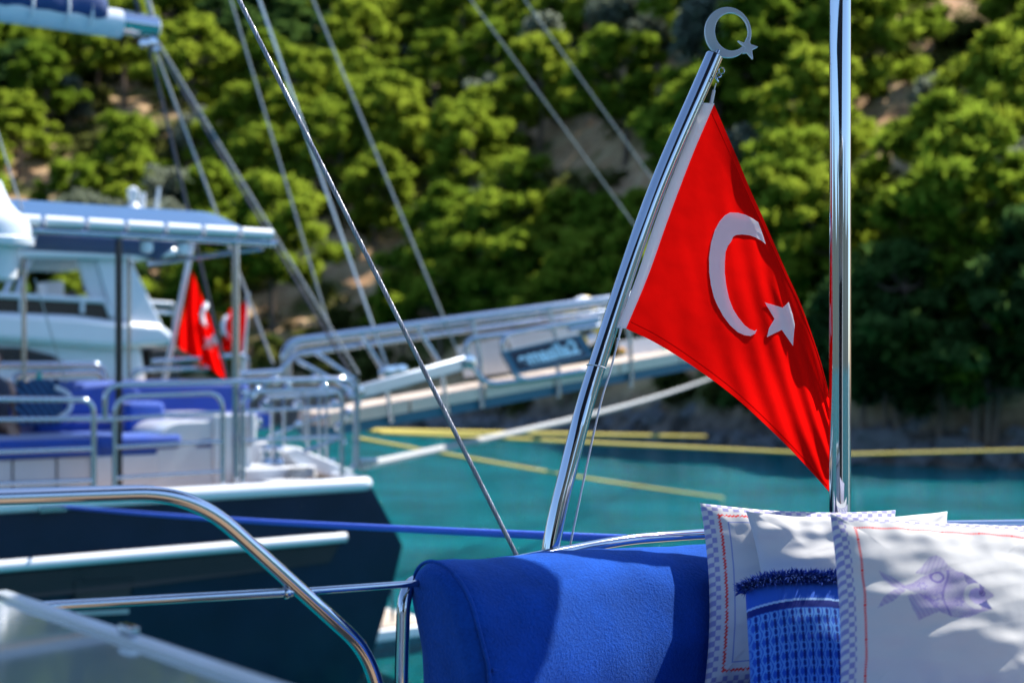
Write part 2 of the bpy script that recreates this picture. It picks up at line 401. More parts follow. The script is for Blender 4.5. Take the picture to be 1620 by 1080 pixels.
def trunk_mesh(name, C, top, r0, r):
    b = MB(); pts = [(0, 0, -.6)]; x = y = 0
    for k in range(1, 6):
        x += r.uniform(-.15, .15); y += r.uniform(-.15, .15); pts.append((x, y, top * k / 5))
    b.tube(spline(pts, 3), [r0 * (1 - .75 * i / 15) for i in range(16)], 7)
    for _ in range(14):
        c = Vector(r.choice(C)); s = Vector(pts[min(5, max(2, int(c.z / top * 5)))])
        mid = (s + c) / 2 - Vector((0, 0, .2))
        b.tube([s, mid, c], [r0 * .4, r0 * .28, r0 * .1], 5)
    me = bpy.data.meshes.new(name); me.from_pydata(b.v, [], b.f); me.update(); me.materials.append(M['bark'])
    me.polygons.foreach_set('use_smooth', [True] * len(me.polygons)); return me
PROTO = {}
for kind, base, m, cnt, per, size in (('pine', 'pine', 'pine', 7, 62, .125), ('dark', 'pine', 'pine_dark', 4, 62, .13), ('olive', 'round', 'olive', 3, 100, .13), ('broad', 'round', 'pine_dark', 2, 100, .17), ('shrub', 'shrub', 'scrub', 3, 110, .11), ('pale', 'shrub', 'olive', 2, 110, .10)):
    PROTO[kind] = []
    for k in range(cnt):
        r = random.Random(hash((kind, k)) % 1000 if False else len(kind) * 31 + k * 7 + ord(kind[0]))
        C, R = crown_puffs(base, r)
        cm = leaf_mesh('crown', C, R, per, size, M[m], elong=3.4 if base == 'pine' else 2.2, seed=k * 13 + ord(kind[1]))
        tm = trunk_mesh('trunk', C, {'pine': 5.0, 'round': 2.8, 'shrub': .8}[base], {'pine': .17, 'round': .14, 'shrub': .06}[base], r)
        PROTO[kind].append((cm, tm, {'pine': (4.4, 2.7), 'round': (2.6, 2.0), 'shrub': (.8, 1.0)}[base]))
TREES = []
def put_tree(kind, p, sc):
    cm, tm, (hc, rc) = random.choice(PROTO[kind])
    pxc, pyc = project((p[0], p[1], p[2] + hc * sc))
    TREES.append(dict(kind=kind, p=p, sc=sc, px=pxc, py=pyc, r=rc * sc / p[1] * F, cm=cm, tm=tm))
# clearings of bare ground seen between the trees: px, py, radius in px
CLEAR = [(920, 245, 42), (555, 425, 46), (470, 480, 40), (625, 385, 18), (210, 165, 30), (1415, 150, 26), (1470, 460, 26), (40, 285, 22), (265, 195, 16), (690, 300, 8), (390, 500, 26), (1120, 60, 0)]
# trees the photograph singles out: kind, px of crown centre, py of crown centre, scale
KEY = [('olive', 872, 85, 1.2), ('olive', 1005, 28, 1.25), ('olive', 1045, 55, .9), ('olive', 745, 135, .8), ('olive', 1440, 425, .9), ('olive', 1500, 170, 1.0), ('olive', 1190, 262, .8),
       ('pale', 88, 335, 1.5), ('olive', 268, 300, .7), ('pine', 640, 205, 1.25), ('pine', 200, 250, 1.15), ('pine', 1570, 170, 1.15), ('pine', 1500, 330, 1.15), ('pine', 1130, 190, 1.2),
       ('pine', 760, 210, 1.05), ('pine', 760, 395, 1.1), ('pine', 880, 370, 1.0), ('pine', 420, 265, 1.15), ('pine', 70, 120, 1.15), ('pine', 1560, 580, .9), ('pine', 700, 360, 1.1), ('pine', 815, 335, 1.1), ('pine', 950, 380, 1.0), ('pine', 700, 450, .9), ('pine', 835, 430, 1.0), ('pine', 930, 445, .9), ('pine', 595, 290, 1.15), ('pine', 1050, 450, .9), ('pine', 1230, 400, 1.1), ('pine', 1480, 250, 1.2), ('pine', 1240, 330, 1.1), ('pine', 340, 330, 1.0),
       ('dark', 1420, 560, 1.0), ('broad', 1490, 600, 1.0), ('dark', 1370, 520, .9), ('broad', 1400, 640, .9), ('dark', 1540, 500, 1.0), ('broad', 1570, 640, 1.0), ('dark', 1650, 560, 1.1), ('shrub', 1070, 628, 1.2), ('shrub', 1140, 630, 1.0), ('broad', 1190, 610, .9)]
for kind, px, py, sc in KEY:
    hc = {'olive': 2.6, 'broad': 2.6, 'pine': 4.4, 'dark': 4.4, 'shrub': .8, 'pale': .8}[kind] * sc
    Y = 44.0; a = (px - HX) / F; e = (HY - py) / F
    while Y < 230 and hill_z(a * Y, Y) + hc < CZ + e * Y: Y += .4
    Y = 44.0 if Y >= 230 else Y
    while Y < 200:
        z = hill_z(a * Y, Y)
        if z > .3 and z + hc >= CZ + e * Y: break
        Y += .4
    put_tree(kind, (a * Y, Y, hill_z(a * Y, Y)), sc)
OPEN = []                         # ground of the clearings: trees whose shade would fall on it are left out
for c in CLEAR:
    if not c[2]: continue
    for ox, oy in ((0, 0), (.6, 0), (-.6, 0), (0, .5), (0, -.5)):
        g_ = hit(c[0] + ox * c[2], c[1] + oy * c[2])
        if g_ is not None: OPEN.append(g_)
def shades(p, hc, rc):
    cc = Vector((p[0], p[1], p[2] + hc))
    for g_ in OPEN:
        w_ = cc - g_; t_ = w_.dot(SUN)
        if 0 < t_ < 16 and (w_ - SUN * t_).length < rc * .9: return True
    return False
tries = 0; inside = True
while tries < 36000 and len(TREES) < (400 if inside else 520):
    tries += 1
    if inside and (tries > 26000 or len(TREES) > 398): inside = False      # then the slope just outside the frame
    x = random.uniform(-75, 75); y = random.uniform(44, 165)
    s = y - shore(x)
    if s < 1.6: continue
    z = hill_z(x, y); px, py = project((x, y, z + 4))
    if not ((-160 < px < 1790 if inside else (-520 < px < -60 or 1690 < px < 2050)) and -70 < py < 720): continue
    nz_ = noise.noise(Vector((x * .07, y * .07, 9)))
    right_low = px > 1330 and py > 380
    q = random.random()
    if right_low: kind = 'dark' if q < .45 else 'broad' if q < .75 else 'pine'
    elif py < 130 and (px < 60 or 300 < px < 560) : kind = 'dark' if q < .6 else 'pine'
    else: kind = 'pine' if q < .70 + nz_ * .3 else 'dark' if q < .80 else 'olive' if q < .89 else 'shrub'
    sc = random.uniform(.95, 1.55) * (.75 if s < 6 else 1)
    mind = {'pine': 3.1, 'dark': 3.0, 'olive': 2.6, 'broad': 2.4, 'shrub': 1.7}[kind] * sc * (1.12 if y > 110 else 1)
    if any((t['p'][0] - x) ** 2 + (t['p'][1] - y) ** 2 < (mind if t['kind'] != 'shrub' else 2) ** 2 for t in TREES): continue
    hc, rc = {'pine': (4.4, 2.7), 'dark': (4.4, 2.7), 'olive': (2.6, 2), 'broad': (2.6, 2), 'shrub': (.8, 1)}[kind]
    if kind != 'shrub' and shades((x, y, z), hc * sc, rc * sc): continue
    cpx, cpy = project((x, y, z + hc * sc)); cr = rc * sc / y * F
    if any((cpx - c[0]) ** 2 + (cpy - c[1]) ** 2 < (cr * .85 + c[2]) ** 2 for c in CLEAR if c[2]): continue
    put_tree(kind, (x, y, z), sc)

for _ in range(2500):            # the strip of trees and shrubs just above the bank
    x = random.uniform(-30, 34); s = random.uniform(1.2, 9); y = shore(x) + s; z = hill_z(x, y); px, py = project((x, y, z))
    if not (-60 < px < 1700) or len(TREES) > 565: continue
    kind = random.choice(('shrub', 'shrub', 'pine', 'dark', 'broad', 'olive')) if px < 1330 else random.choice(('broad', 'dark', 'broad', 'shrub')); sc = random.uniform(.6, .95) * (1.5 if kind == 'shrub' else 1)
    md = {'pine': 2.6, 'dark': 2.6, 'olive': 2.2, 'broad': 2.2, 'shrub': 1.5}[kind]
    if any((t['p'][0] - x) ** 2 + (t['p'][1] - y) ** 2 < md ** 2 for t in TREES): continue
    hc, rc = {'pine': (4.4, 2.7), 'dark': (4.4, 2.7), 'olive': (2.6, 2), 'broad': (2.6, 2), 'shrub': (.8, 1)}[kind]
    if kind != 'shrub' and shades((x, y, z), hc * sc, rc * sc): continue
    cpx, cpy = project((x, y, z + hc * sc)); cr = rc * sc / y * F
    if any((cpx - c[0]) ** 2 + (cpy - c[1]) ** 2 < (cr * .8 + c[2]) ** 2 for c in CLEAR if c[2]): continue
    put_tree(kind, (x, y, z), sc)
NAMES = {'pine': ('pine_tree', 'bright green pine', 'tree'), 'dark': ('evergreen_tree', 'dark evergreen', 'tree'), 'olive': ('olive_tree', 'grey-green olive tree', 'tree'),
         'broad': ('broadleaf_tree', 'dark broadleaf tree', 'tree'), 'shrub': ('shrub', 'low green shrub', 'shrub'), 'pale': ('pale_shrub', 'pale grey-green shrub', 'shrub')}
def column(px):
    for lim, w in ((-40, 'beyond the left edge'), (10, 'left of the white bimini dome'), (250, 'above the motor yacht and bimini'), (450, 'between bimini corner and steel cable'), (640, 'around the steel cable'), (850, 'above the passerelle'), (1040, 'left of the big flagstaff'), (1310, 'behind the big flag'), (1480, 'just right of the upright pole')):
        if px < lim: return w
    return 'at the far right' if px < 1620 else 'beyond the right edge'
def row(py):
    return 'top edge' if py < 15 else 'top slope' if py < 110 else 'upper slope' if py < 240 else 'middle slope' if py < 390 else 'lower slope' if py < 560 else 'shore'
ORD = ['first', 'second', 'third', 'fourth', 'fifth', 'sixth', 'seventh', 'eighth', 'ninth', 'tenth', 'eleventh', 'twelfth', 'thirteenth', 'fourteenth', 'fifteenth', 'sixteenth', 'seventeenth', 'eighteenth', 'nineteenth', 'twentieth', 'twenty-first', 'twenty-second', 'twenty-third', 'twenty-fourth', 'twenty-fifth', 'twenty-sixth']
for tens in ('twenty', 'thirty', 'forty', 'fifty', 'sixty', 'seventy'):
    if tens != 'twenty': ORD.append(tens[:-1] + 'ieth')
    for one in ORD[:9]:
        if f'{tens}-{one}' not in ORD: ORD.append(f'{tens}-{one}')
cells = {}
for t in TREES: cells.setdefault((t['kind'], row(t['py']), column(t['px'])), []).append(t)
for (kind, rw, cl), ts in cells.items():
    ts.sort(key=lambda t: t['px'])
    for i, t in enumerate(ts):
        nm, desc, cat = NAMES[kind]
        lab = f'{desc} on the {rw} {cl}'
        if len(ts) > 1: lab = f'{ORD[min(i, len(ORD) - 1)]} {desc} from left, {rw}, {cl}'
        o = thing(nm, t['p'], lab, cat, {'pine': 'pines on the hillside', 'dark': 'dark evergreens on the hillside', 'olive': 'olive trees on the hillside', 'broad': 'broadleaf trees by the shore', 'shrub': 'shrubs on the hillside', 'pale': 'pale shrubs on the hillside'}[kind])
        o.rotation_euler = (0, 0, random.uniform(0, 6.28)); s = t['sc']; o.scale = (s * random.uniform(.9, 1.12), s * random.uniform(.9, 1.12), s * random.uniform(.92, 1.1))
        for n_, me in (('trunk', t['tm']), ('crown', t['cm'])):
            c = bpy.data.objects.new(n_, me); col.objects.link(c); c.parent = o
# low scrub that covers the ground between the trees: nobody could count it
C, R = [], []
while len(C) < 5600:
    x = random.uniform(-70, 70); y = random.uniform(44, 150)
    if y - shore(x) < 1.2: continue
    z = hill_z(x, y); px, py = project((x, y, z))
    if not (-520 < px < 2050 and -120 < py < 720): continue
    if noise.noise(Vector((x * .12, y * .12, 20))) < -.05: continue
    if any((px - c[0]) ** 2 + (py - c[1]) ** 2 < (c[2] + 6) ** 2 for c in CLEAR if c[2]): continue
    C.append((x, y, z + .15)); R.append(random.uniform(.3, .75))
sm = leaf_mesh('ground_scrub', C, R, 60, .16, M['scrub'], seed=5)
so = bpy.data.objects.new('ground_scrub', sm); col.objects.link(so); tag(so, 'low dry scrub covering the hillside between the trees', kind='stuff', cat='scrub')

# boulders along the right-hand shore
def rock_mesh(seed):
    bm = bmesh.new(); bmesh.ops.create_icosphere(bm, subdivisions=3, radius=1)
    for v in bm.verts:
        n_ = noise.noise(v.co * 1.3 + Vector((seed * 7, 0, 0))) * .45 + noise.noise(v.co * 3.5 + Vector((seed * 3, 1, 0))) * .18
        v.co *= 1 + n_; v.co.z *= .7
    me = bpy.data.meshes.new('boulder'); bm.to_mesh(me); bm.free(); me.materials.append(M['rock']); return me
RK = [rock_mesh(k) for k in range(5)]
rocks = []
for k in range(46):
    px = 620 + 1050 * (k + random.uniform(-.4, .4)) / 45
    Y = 60.0
    for _ in range(12): Y = shore((px - HX) / F * Y)
    rocks.append(((px - HX) / F * Y, Y + random.uniform(-.5, .9), random.uniform(.35, .75) + (.15 if px > 1150 else 0), px))
rocks.sort(key=lambda q: q[3])
pn = {}
for q in rocks:
    w = 'below the passerelle' if q[3] < 860 else 'left of the flag' if q[3] < 1110 else 'behind the flag' if q[3] < 1330 else 'right of the upright pole'
    pn.setdefault(w, []).append(q)
for w, qs in pn.items():
    for i, (x, y, s, px) in enumerate(qs):
        o = bpy.data.objects.new('boulder', random.choice(RK)); col.objects.link(o)
        o.location = (x, y, max(.15, hill_z(x, y) * .5)); o.scale = (s * random.uniform(.9, 1.5), s, s * random.uniform(.8, 1.3)); o.rotation_euler = (random.uniform(-.3, .3), random.uniform(-.3, .3), random.uniform(0, 6.28))
        tag(o, f'{ORD[i]} grey shore boulder from left {w}', 'boulder', 'boulders along the shore')

# ================================================================ OWN YACHT: stern deck, sofa, rails
Z3 = Vector((0, 0, 1))
path = spline([(-.175, 3.34, 0), (.05, 3.53, 0), (.28, 3.715, 0), (.51, 3.87, 0), (.80, 4.0, 0), (1.15, 4.1, 0), (1.65, 4.16, 0)], 12)
tan = [(path[min(i + 1, len(path) - 1)] - path[max(i - 1, 0)]).normalized() for i in range(len(path))]
nor = [Vector((t.y, -t.x, 0)) for t in tan]              # towards the seat (camera side)
def offs(d, z): return [p + n * d + Z3 * z for p, n in zip(path, nor)]

edge = offs(-.34, 1.96)
dk = [Vector((-2.4, -4, 1.96)), Vector((2.6, -4, 1.96)), Vector((2.6, 4.3, 1.96))] + edge[::-1] + [Vector((-.55, 3.2, 1.96)), Vector((-2.4, 2.2, 1.96))]
tag(prism('stern_deck', dk, (0, 0, -.06), M['teak']), 'teak stern deck under the blue sofa', kind='structure')
hl = [v - Z3 * .065 for v in dk]
tag(prism('own_hull', hl, (0, 0, -2.6), M['white']), 'white hull under the stern deck', kind='structure')

sofa = thing('sofa', (.5, 3.5, 1.96), 'long curved sofa in deep blue terry cloth along the stern rail', 'sofa')
def section(w, z0, z1, n=10):
    r = w / 2; out = []
    for k in range(5): out.append((r * (1.0 + .10 * math.sin(math.pi * k / 4)), z0 + (z1 - r - z0) * k / 4))
    for k in range(1, 2 * n): a = math.pi * k / (2 * n); out.append((r * math.cos(a), z1 - r + r * .92 * math.sin(a)))
    for k in range(5): out.append((-r, z1 - r - (z1 - r - z0) * k / 4))
    return out
def loft(mb, w, zb, zt, off, i0, i1, rnd=.03, wr=.004):
    idx = []
    for i in range(i0, i1 + 1): idx.append((path[i] + nor[i] * off, tan[i], nor[i], 1.0, zt(i)))
    # rounded ends
    a = idx[0]; b = idx[-1]
    heads = [(a[0] - a[1] * rnd * math.sin(q), a[1], a[2], 1 - rnd * (1 - math.cos(q)) / (w / 2), a[4] - rnd * .6 * (1 - math.cos(q))) for q in (math.pi / 2, 1.2, .8, .4)]
    tails = [(b[0] + b[1] * rnd * math.sin(q), b[1], b[2], 1 - rnd * (1 - math.cos(q)) / (w / 2), b[4] - rnd * .6 * (1 - math.cos(q))) for q in (.4, .8, 1.2, math.pi / 2)]
    rows = heads + idx + tails; n = None; V = []
    for (p, t, nn, s, z) in rows:
        sec = section(w, zb, z); n = len(sec)
        for (d, zz) in sec:
            d += min(2.9 - zz, .21) * .36 / max(.3, s)
            q = p + nn * d * s + Z3 * zz
            k = noise.noise(q * 6) * wr * 2.2 + noise.noise(q * 17) * wr * .8
            V.append(q + nn * k * (1 if d > 0 else -1) + Z3 * k)
    m = len(rows)
    Fc = [(i * n + k, (i + 1) * n + k, (i + 1) * n + k + 1, i * n + k + 1) for i in range(m - 1) for k in range(n - 1)] + [tuple(range(n)), tuple(range((m - 1) * n, m * n))[::-1]]
    return mb.add(V, Fc), rows[3]
zt = lambda i: 2.936 - .028 * min(1, i / 36)
mb, r0 = loft(MB(), .23, 2.40, zt, -.01, 1, len(path) - 1, .05, .003)
bc = mb.build('back_cushion', M['velvet'], sofa)
sec = section(.23, 2.40, r0[4])
tube('piping', [r0[0] + r0[2] * (d * 1.015 + min(2.9 - z, .21) * .36) + Z3 * (z + .002) for d, z in sec], .0045, M['velvet'], bc, 8)
# gathered creases of the cover next to the seam
for k, (z, ln, a) in enumerate(((2.60, .16, .05), (2.655, .10, .03), (2.53, .14, .06), (2.70, .06, -.02))):
    p = r0[0] + r0[2] * (.118 + min(2.9 - z, .21) * .36) + r0[1] * .012
    pts = [p + r0[1] * ln * q + Z3 * (z - a * q - .012 * math.sin(q * 3)) for q in (0, .25, .5, .75, 1)]
    tube('crease', pts, [.006, .005, .0045, .003, .0008], M['velvet'], bc, 8)
sb = MB()
sa = offs(.10, 2.40); sf = offs(1.25, 2.40)
poly = sa[1:] + sf[1:][::-1]
prism('seat_cushion', poly, (0, 0, .13), M['velvet'], sofa)
prism('seat_base', offs(-.02, 1.962)[1:] + offs(1.2, 1.962)[1:][::-1], (0, 0, .43), M['white'], sofa)
fr = offs(-.145, 2.905)
fr = [p - Z3 * .05 * max(0, 1 - i / 30) for i, p in enumerate(fr)]
st = path[0] - tan[0] * .055 - nor[0] * .06
frame_pts = [Vector((st.x + .012, st.y + .0, 1.965)), Vector((st.x - .006, st.y, 2.60)), Vector((st.x + .0, st.y + .02, 2.875)), fr[4]] + fr[7::4]
tube('rail_frame', rounded(frame_pts, [0, .1, .09] + [.05] * 60), .0165, M['chrome'], sofa, 18)
for i in (24, 48, 66):
    tube('rail_post', [fr[i] + nor[i] * .004, Vector((fr[i].x, fr[i].y, 1.965))], .012, M['chrome'], sofa)

# guard rail in front at the left: one frame of thick and thin tube
gO, gd = (-.896, 2.80), (.77, .637)
G = lambda px, py: onplane(px, py, gO, gd)
gr = thing('guard_rail', G(605, 1500), 'polished steel guard rail bending down beside the blue sofa', 'rail')
p_end = G(604, 1110)
top = rounded([G(-420, 800), G(302, 777), G(578, 1026), p_end, Vector((p_end.x, p_end.y, 1.965))], [0, .13, .16, .05, 0], 12)
tube('thick_tube', top, .0172, M['chrome'], gr, 24)
tube('thin_tube', [G(-420, 986), G(462, 936)], .0098, M['chrome'], gr, 18)
tube('thin_tube', [G(470, 936), G(664, 922)], .0085, M['chrome'], gr, 18)
for q, a in ((G(452, 937), .0125), (G(478, 935), .0115)):
    MB().lathe(q, [(a, -.006), (a * 1.12, 0), (a, .006)], 18, (gd[0], gd[1], 0)).build('weld_collar', M['chrome'], gr)
p2 = G(-380, 800); tube('post', [p2, Vector((p2.x, p2.y, 1.965))], .0172, M['chrome'], gr, 18)

# flush acrylic hatch at the lower left, on its coaming
hz = 2.995
C0 = Vector((-.885, 2.49, hz)); C1 = Vector((-.225, 1.70, hz)); e1 = (C1 - C0); e2 = Vector((-.72, -.60, 0))
hat = thing('deck_hatch', (C0 + C1 + e2).to_tuple()[:2] + (1.962,) if False else ((C0.x + C1.x + e2.x) / 2, (C0.y + C1.y + e2.y) / 2, 1.962), 'grey acrylic hatch with pale metal rim at the lower left corner', 'hatch')
u1 = e1.normalized(); u2 = e2.normalized(); e1b = u1 * (e1.length + .5)
def rect(i, z): return [C0 + u1 * i + u2 * i + Z3 * z, C0 + e1b - u1 * i + u2 * i + Z3 * z, C0 + e1b + e2 - u1 * i - u2 * i + Z3 * z, C0 + e2 + u1 * i - u2 * i + Z3 * z]
prism('pane', rect(.026, -.004), (0, 0, -.012), M['acrylic'], hat)
ro = rect(0, .004); ri = rect(.026, .004)
for k in range(4):
    prism('rim', [ro[k], ro[(k + 1) % 4], ri[(k + 1) % 4], ri[k]], (0, 0, -.035), M['alu_pale'], hat)
prism('coaming', rect(.02, -.04), (0, 0, -(hz - .04 - 1.964)), M['white'], hat)
hp = C0 + u1 * .25 + u2 * .012 + Z3 * .010
box('latch', C0 + u1 * .52 + u2 * .013 + Z3 * .011, u1 * .02, u2 * .008, Z3 * .006, M['chrome'], hat, .002)

# upright pole
pole_b = P(1329, 815, 3.82)
pol = thing('support_pole', (pole_b.x, pole_b.y, 1.962), 'thick upright polished steel pole behind the pillows', 'pole')
tube('pole_tube', [(pole_b.x, pole_b.y, 1.966), (pole_b.x, pole_b.y, 4.925)], .0287, M['chrome'], pol, 40)
MB().lathe((pole_b.x, pole_b.y, 1.962), [(.06, 0), (.06, .008), (.034, .012), (.034, .05)], 28).build('foot_flange', M['chrome'], pol)

aw = thing('added_awning', (pole_b.x, pole_b.y, 4.93), 'unseen dark canvas added above the deck to shade the sofa end', 'added_awning')
ap = [(-1.6, 1.5), (-1.6, -2.2), (1.5, -2.2), (1.5, 4.0), (1.46, 4.2), (1.36, 4.32), (1.2, 4.34), (.5, 4.34), (.34, 4.2), (.34, 1.5)]  # unseen canvas added; outline throws shade on the sofa end, spares the flag
prism('canvas', [(x, y, 4.955) for x, y in ap], (0, 0, .012), M['canvas_dark'], aw)
tube('edge_tube', [(x, y, 4.94) for x, y in ap] + [(-1.6, 1.5, 4.94)], .012, M['steel'], aw)
tube('cross_tube', [(.34, pole_b.y, 4.94), (1.49, pole_b.y, 4.94)], .014, M['steel'], aw)

# flagstaff
stc = [(876, 930, 3.80), (872, 863, 3.80), (910, 700, 3.84), (944, 580, 3.88), (1031, 320, 3.95), (1130, 89, 4.02)]
sp_ = [P(*q) for q in stc]
base = Vector((sp_[0].x - .03, sp_[0].y - .01, 2.0))
spts = spline([base] + sp_, 10)
staff = thing('flagstaff', (base.x, base.y, 1.962), 'leaning curved steel flagstaff topped by a crescent and star', 'flagstaff')
R_ = .0246
tube('pole_tube', spts, [R_] * len(spts), M['chrome'], staff, 36)
tdir = (spts[-1] - spts[-2]).normalized()
MB().lathe(spts[-1] - tdir * .001, [(R_, 0), (R_ * .96, .003), (R_ * .8, .006), (R_ * .3, .008)], 32, tdir).build('end_cap', M['chrome'], staff)
MB().lathe((base.x, base.y, 1.963), [(.05, 0), (.05, .02), (.03, .05)], 24).build('foot_socket', M['chrome'], staff)
# finial
def crescent(cx, cy, R, ix, iy, r, n=60):
    d = math.hypot(ix - cx, iy - cy); a0 = math.atan2(iy - cy, ix - cx)
    h = math.acos(max(-1, min(1, (d * d + R * R - r * r) / (2 * d * R)))); g = math.acos(max(-1, min(1, (d * d + r * r - R * R) / (2 * d * r))))
    out = [(cx + R * math.cos(a0 + h + (2 * math.pi - 2 * h) * k / n), cy + R * math.sin(a0 + h + (2 * math.pi - 2 * h) * k / n)) for k in range(n + 1)]
    a1 = a0 + math.pi; s = math.pi - g
    inn = [(ix + r * math.cos(a1 + (math.pi - g) - 2 * (math.pi - g) * k / n), iy + r * math.sin(a1 + (math.pi - g) - 2 * (math.pi - g) * k / n)) for k in range(n + 1)]
    return out, inn
fd = 4.03
def ring_strip(name, outer, inner, depth, th, m, parent):
    n = len(outer); V = []
    for dd in (depth - th / 2, depth + th / 2):
        V += [P(x, y, depth) + Vector((0, dd - depth + (92 - y) * .00036, 0)) for x, y in outer] + [P(x, y, depth) + Vector((0, dd - depth + (92 - y) * .00036, 0)) for x, y in inner]
    Fc = []
    for i in range(n - 1):
        Fc += [(i, i + 1, n + i + 1, n + i), (2 * n + i, 3 * n + i, 3 * n + i + 1, 2 * n + i + 1), (i, 2 * n + i, 2 * n + i + 1, i + 1), (n + i, n + i + 1, 3 * n + i + 1, 3 * n + i)]
    Fc += [(0, n, 3 * n, 2 * n), (n - 1, 3 * n - 1, 4 * n - 1, 2 * n - 1)]
    return MB().add(V, Fc).build(name, m, parent, smooth=False, bevel=.0012)
n = 64; outer = []; inner = []
for k in range(n + 1):      # a ring, thick at the left, thin at the right
    a = math.radians(38 + 360 * k / n)
    outer.append((1152.5 + 37 * math.cos(a), 50 + 42 * math.sin(a)))
    inner.append((1158.0 + 26.2 * math.cos(a), 49 + 31.5 * math.sin(a)))
M['finial'] = mat('polished_aluminium', (.74, .80, .86), .3, .45, var=.06, scale=10)
fin = ring_strip('finial_crescent', outer, inner, fd, .014, M['finial'], staff)
sc_, star = (1183.5, 75.5), []
for (x, y) in ((838, 212), (873, 225), (890, 190), (907, 232), (945, 248), (912, 266), (916, 316), (887, 280), (862, 284), (877, 252)):
    star.append((920 + x / 3.375, y / 3.375))
prism('finial_star', [P(x, y, fd - .01) + Vector((0, (92 - y) * .00036, 0)) for x, y in star], (0, .016, 0), M['finial'], staff, .001)
tube('finial_stem', [P(1133, 92, 4.025), P(1136, 80, 4.03)], .006, M['chrome'], staff)
# ring, shackle and tie
def torus(name, c, R, r, axis, m, parent, n=24):
    q = Z3.rotation_difference(Vector(axis).normalized())
    return tube(name, [Vector(c) + q @ Vector((R * math.cos(2 * math.pi * k / n), R * math.sin(2 * math.pi * k / n), 0)) for k in range(n + 1)], r, m, parent, 8)
torus('ring', P(1141.5, 112, 3.99), .0085, .0016, (.25, -1, .1), M['chrome'], staff)
td = (P(944, 580, 3.88) - P(910, 700, 3.84)).normalized()
torus('cable_tie', P(943.5, 580, 3.88), R_ + .0015, .0018, td + Vector((-.08, -.05, 0)), M['white_cord'], staff, 36)

# the big flag
hl_ = [(1113, 163), (1078, 243), (1040, 340), (1008, 435), (976, 519)]
hr_ = [(1129, 163), (1094, 245), (1057, 342), (1024, 435), (989, 519)]
def crv(pts, n): return [(p.x, p.y) for p in spline([(x, y, 0) for x, y in pts], n)]
def resample(pts, n):
    a = np.array(pts); s = np.concatenate([[0], np.cumsum(np.hypot(*np.diff(a, axis=0).T))]); t = np.linspace(0, s[-1], n)
    return np.stack([np.interp(t, s, a[:, 0]), np.interp(t, s, a[:, 1])], 1)
NU, NV = 120, 120
Lf = resample(crv(hr_, 8), NV + 1)
Tp = resample(crv([(1129, 163), (1150, 212), (1168, 254), (1187, 300), (1210, 351), (1242, 425), (1268, 483), (1295, 560), (1310, 615)], 8), NU + 1)
Bt = resample(crv([(989, 519), (1035, 541), (1090, 575), (1160, 626), (1230, 690), (1280, 742), (1312, 778)], 8), NU + 1)
Rt = resample([(1310, 615), (1318, 690), (1312, 778)], NV + 1)
def hoist_Y(py): return 4.005 + (3.885 - 4.005) * (py - 163) / 356
def flag_uv(u, v):
    i = u * NU; j = v * NV
    g = lambda A, k: A[min(int(k), len(A) - 1)] + (A[min(int(k) + 1, len(A) - 1)] - A[min(int(k), len(A) - 1)]) * (k - int(k))
    l, r, t, b = g(Lf, j), g(Rt, j), g(Tp, i), g(Bt, i)
    return (1 - u) * l + u * r + (1 - v) * t + v * b - ((1 - u) * (1 - v) * Lf[0] + u * (1 - v) * Tp[-1] + (1 - u) * v * Lf[-1] + u * v * Bt[-1])
def flag_depth(px, py, u, v):
    d = hoist_Y(163 + 356 * v) * (1 - u) + 3.985 * u
    d += .045 * math.sin(math.pi * u) * (1 - .4 * v) * -1                       # belly towards the camera
    ph = (u * .9 + v * .55)
    d += .009 * math.sin(ph * 11 + 1.0) * u * (1 - .3 * v) + .003 * math.sin((u * 1.5 - v * 1.1) * 21) * u
    d += .004 * noise.noise(Vector((px * .009, py * .006, 2))) + .0008 * noise.noise(Vector((px * .05, py * .03, 4)))
    e = max(0, 1 - v / .11)
    d += .016 * e ** 1.5 * min(1, u * 3)                                        # top hem rolls back into the sun
    d += .004 * math.exp(-((v - .16 - .08 * u) / .035) ** 2) * max(0, u - .45) * 2
    return d
flag = thing('flag', P(1150, 778, 3.93), 'large red flag with white crescent and star on the near flagstaff', 'flag')
uvg = [[flag_uv(i / NU, j / NV) for j in range(NV + 1)] for i in range(NU + 1)]
V = [P(*uvg[i][j], flag_depth(*uvg[i][j], i / NU, j / NV)) for i in range(NU + 1) for j in range(NV + 1)]
cb = MB().add(V, [(i * (NV + 1) + j, (i + 1) * (NV + 1) + j, (i + 1) * (NV + 1) + j + 1, i * (NV + 1) + j + 1) for i in range(NU) for j in range(NV)])
cloth = cb.build('cloth', M['flag_red'], flag); cloth.data.set_sharp_from_angle(angle=math.pi)
UV = np.array(uvg).reshape(-1, 2); FV = np.array([tuple(v) for v in V])
def flag_at(px, py, o):
    d2 = (UV[:, 0] - px) ** 2 + (UV[:, 1] - py) ** 2; k = np.argsort(d2)[:6]; w = 1 / (d2[k] + .5)
    return P(px, py, float((FV[k, 1] * w).sum() / w.sum()) + o)
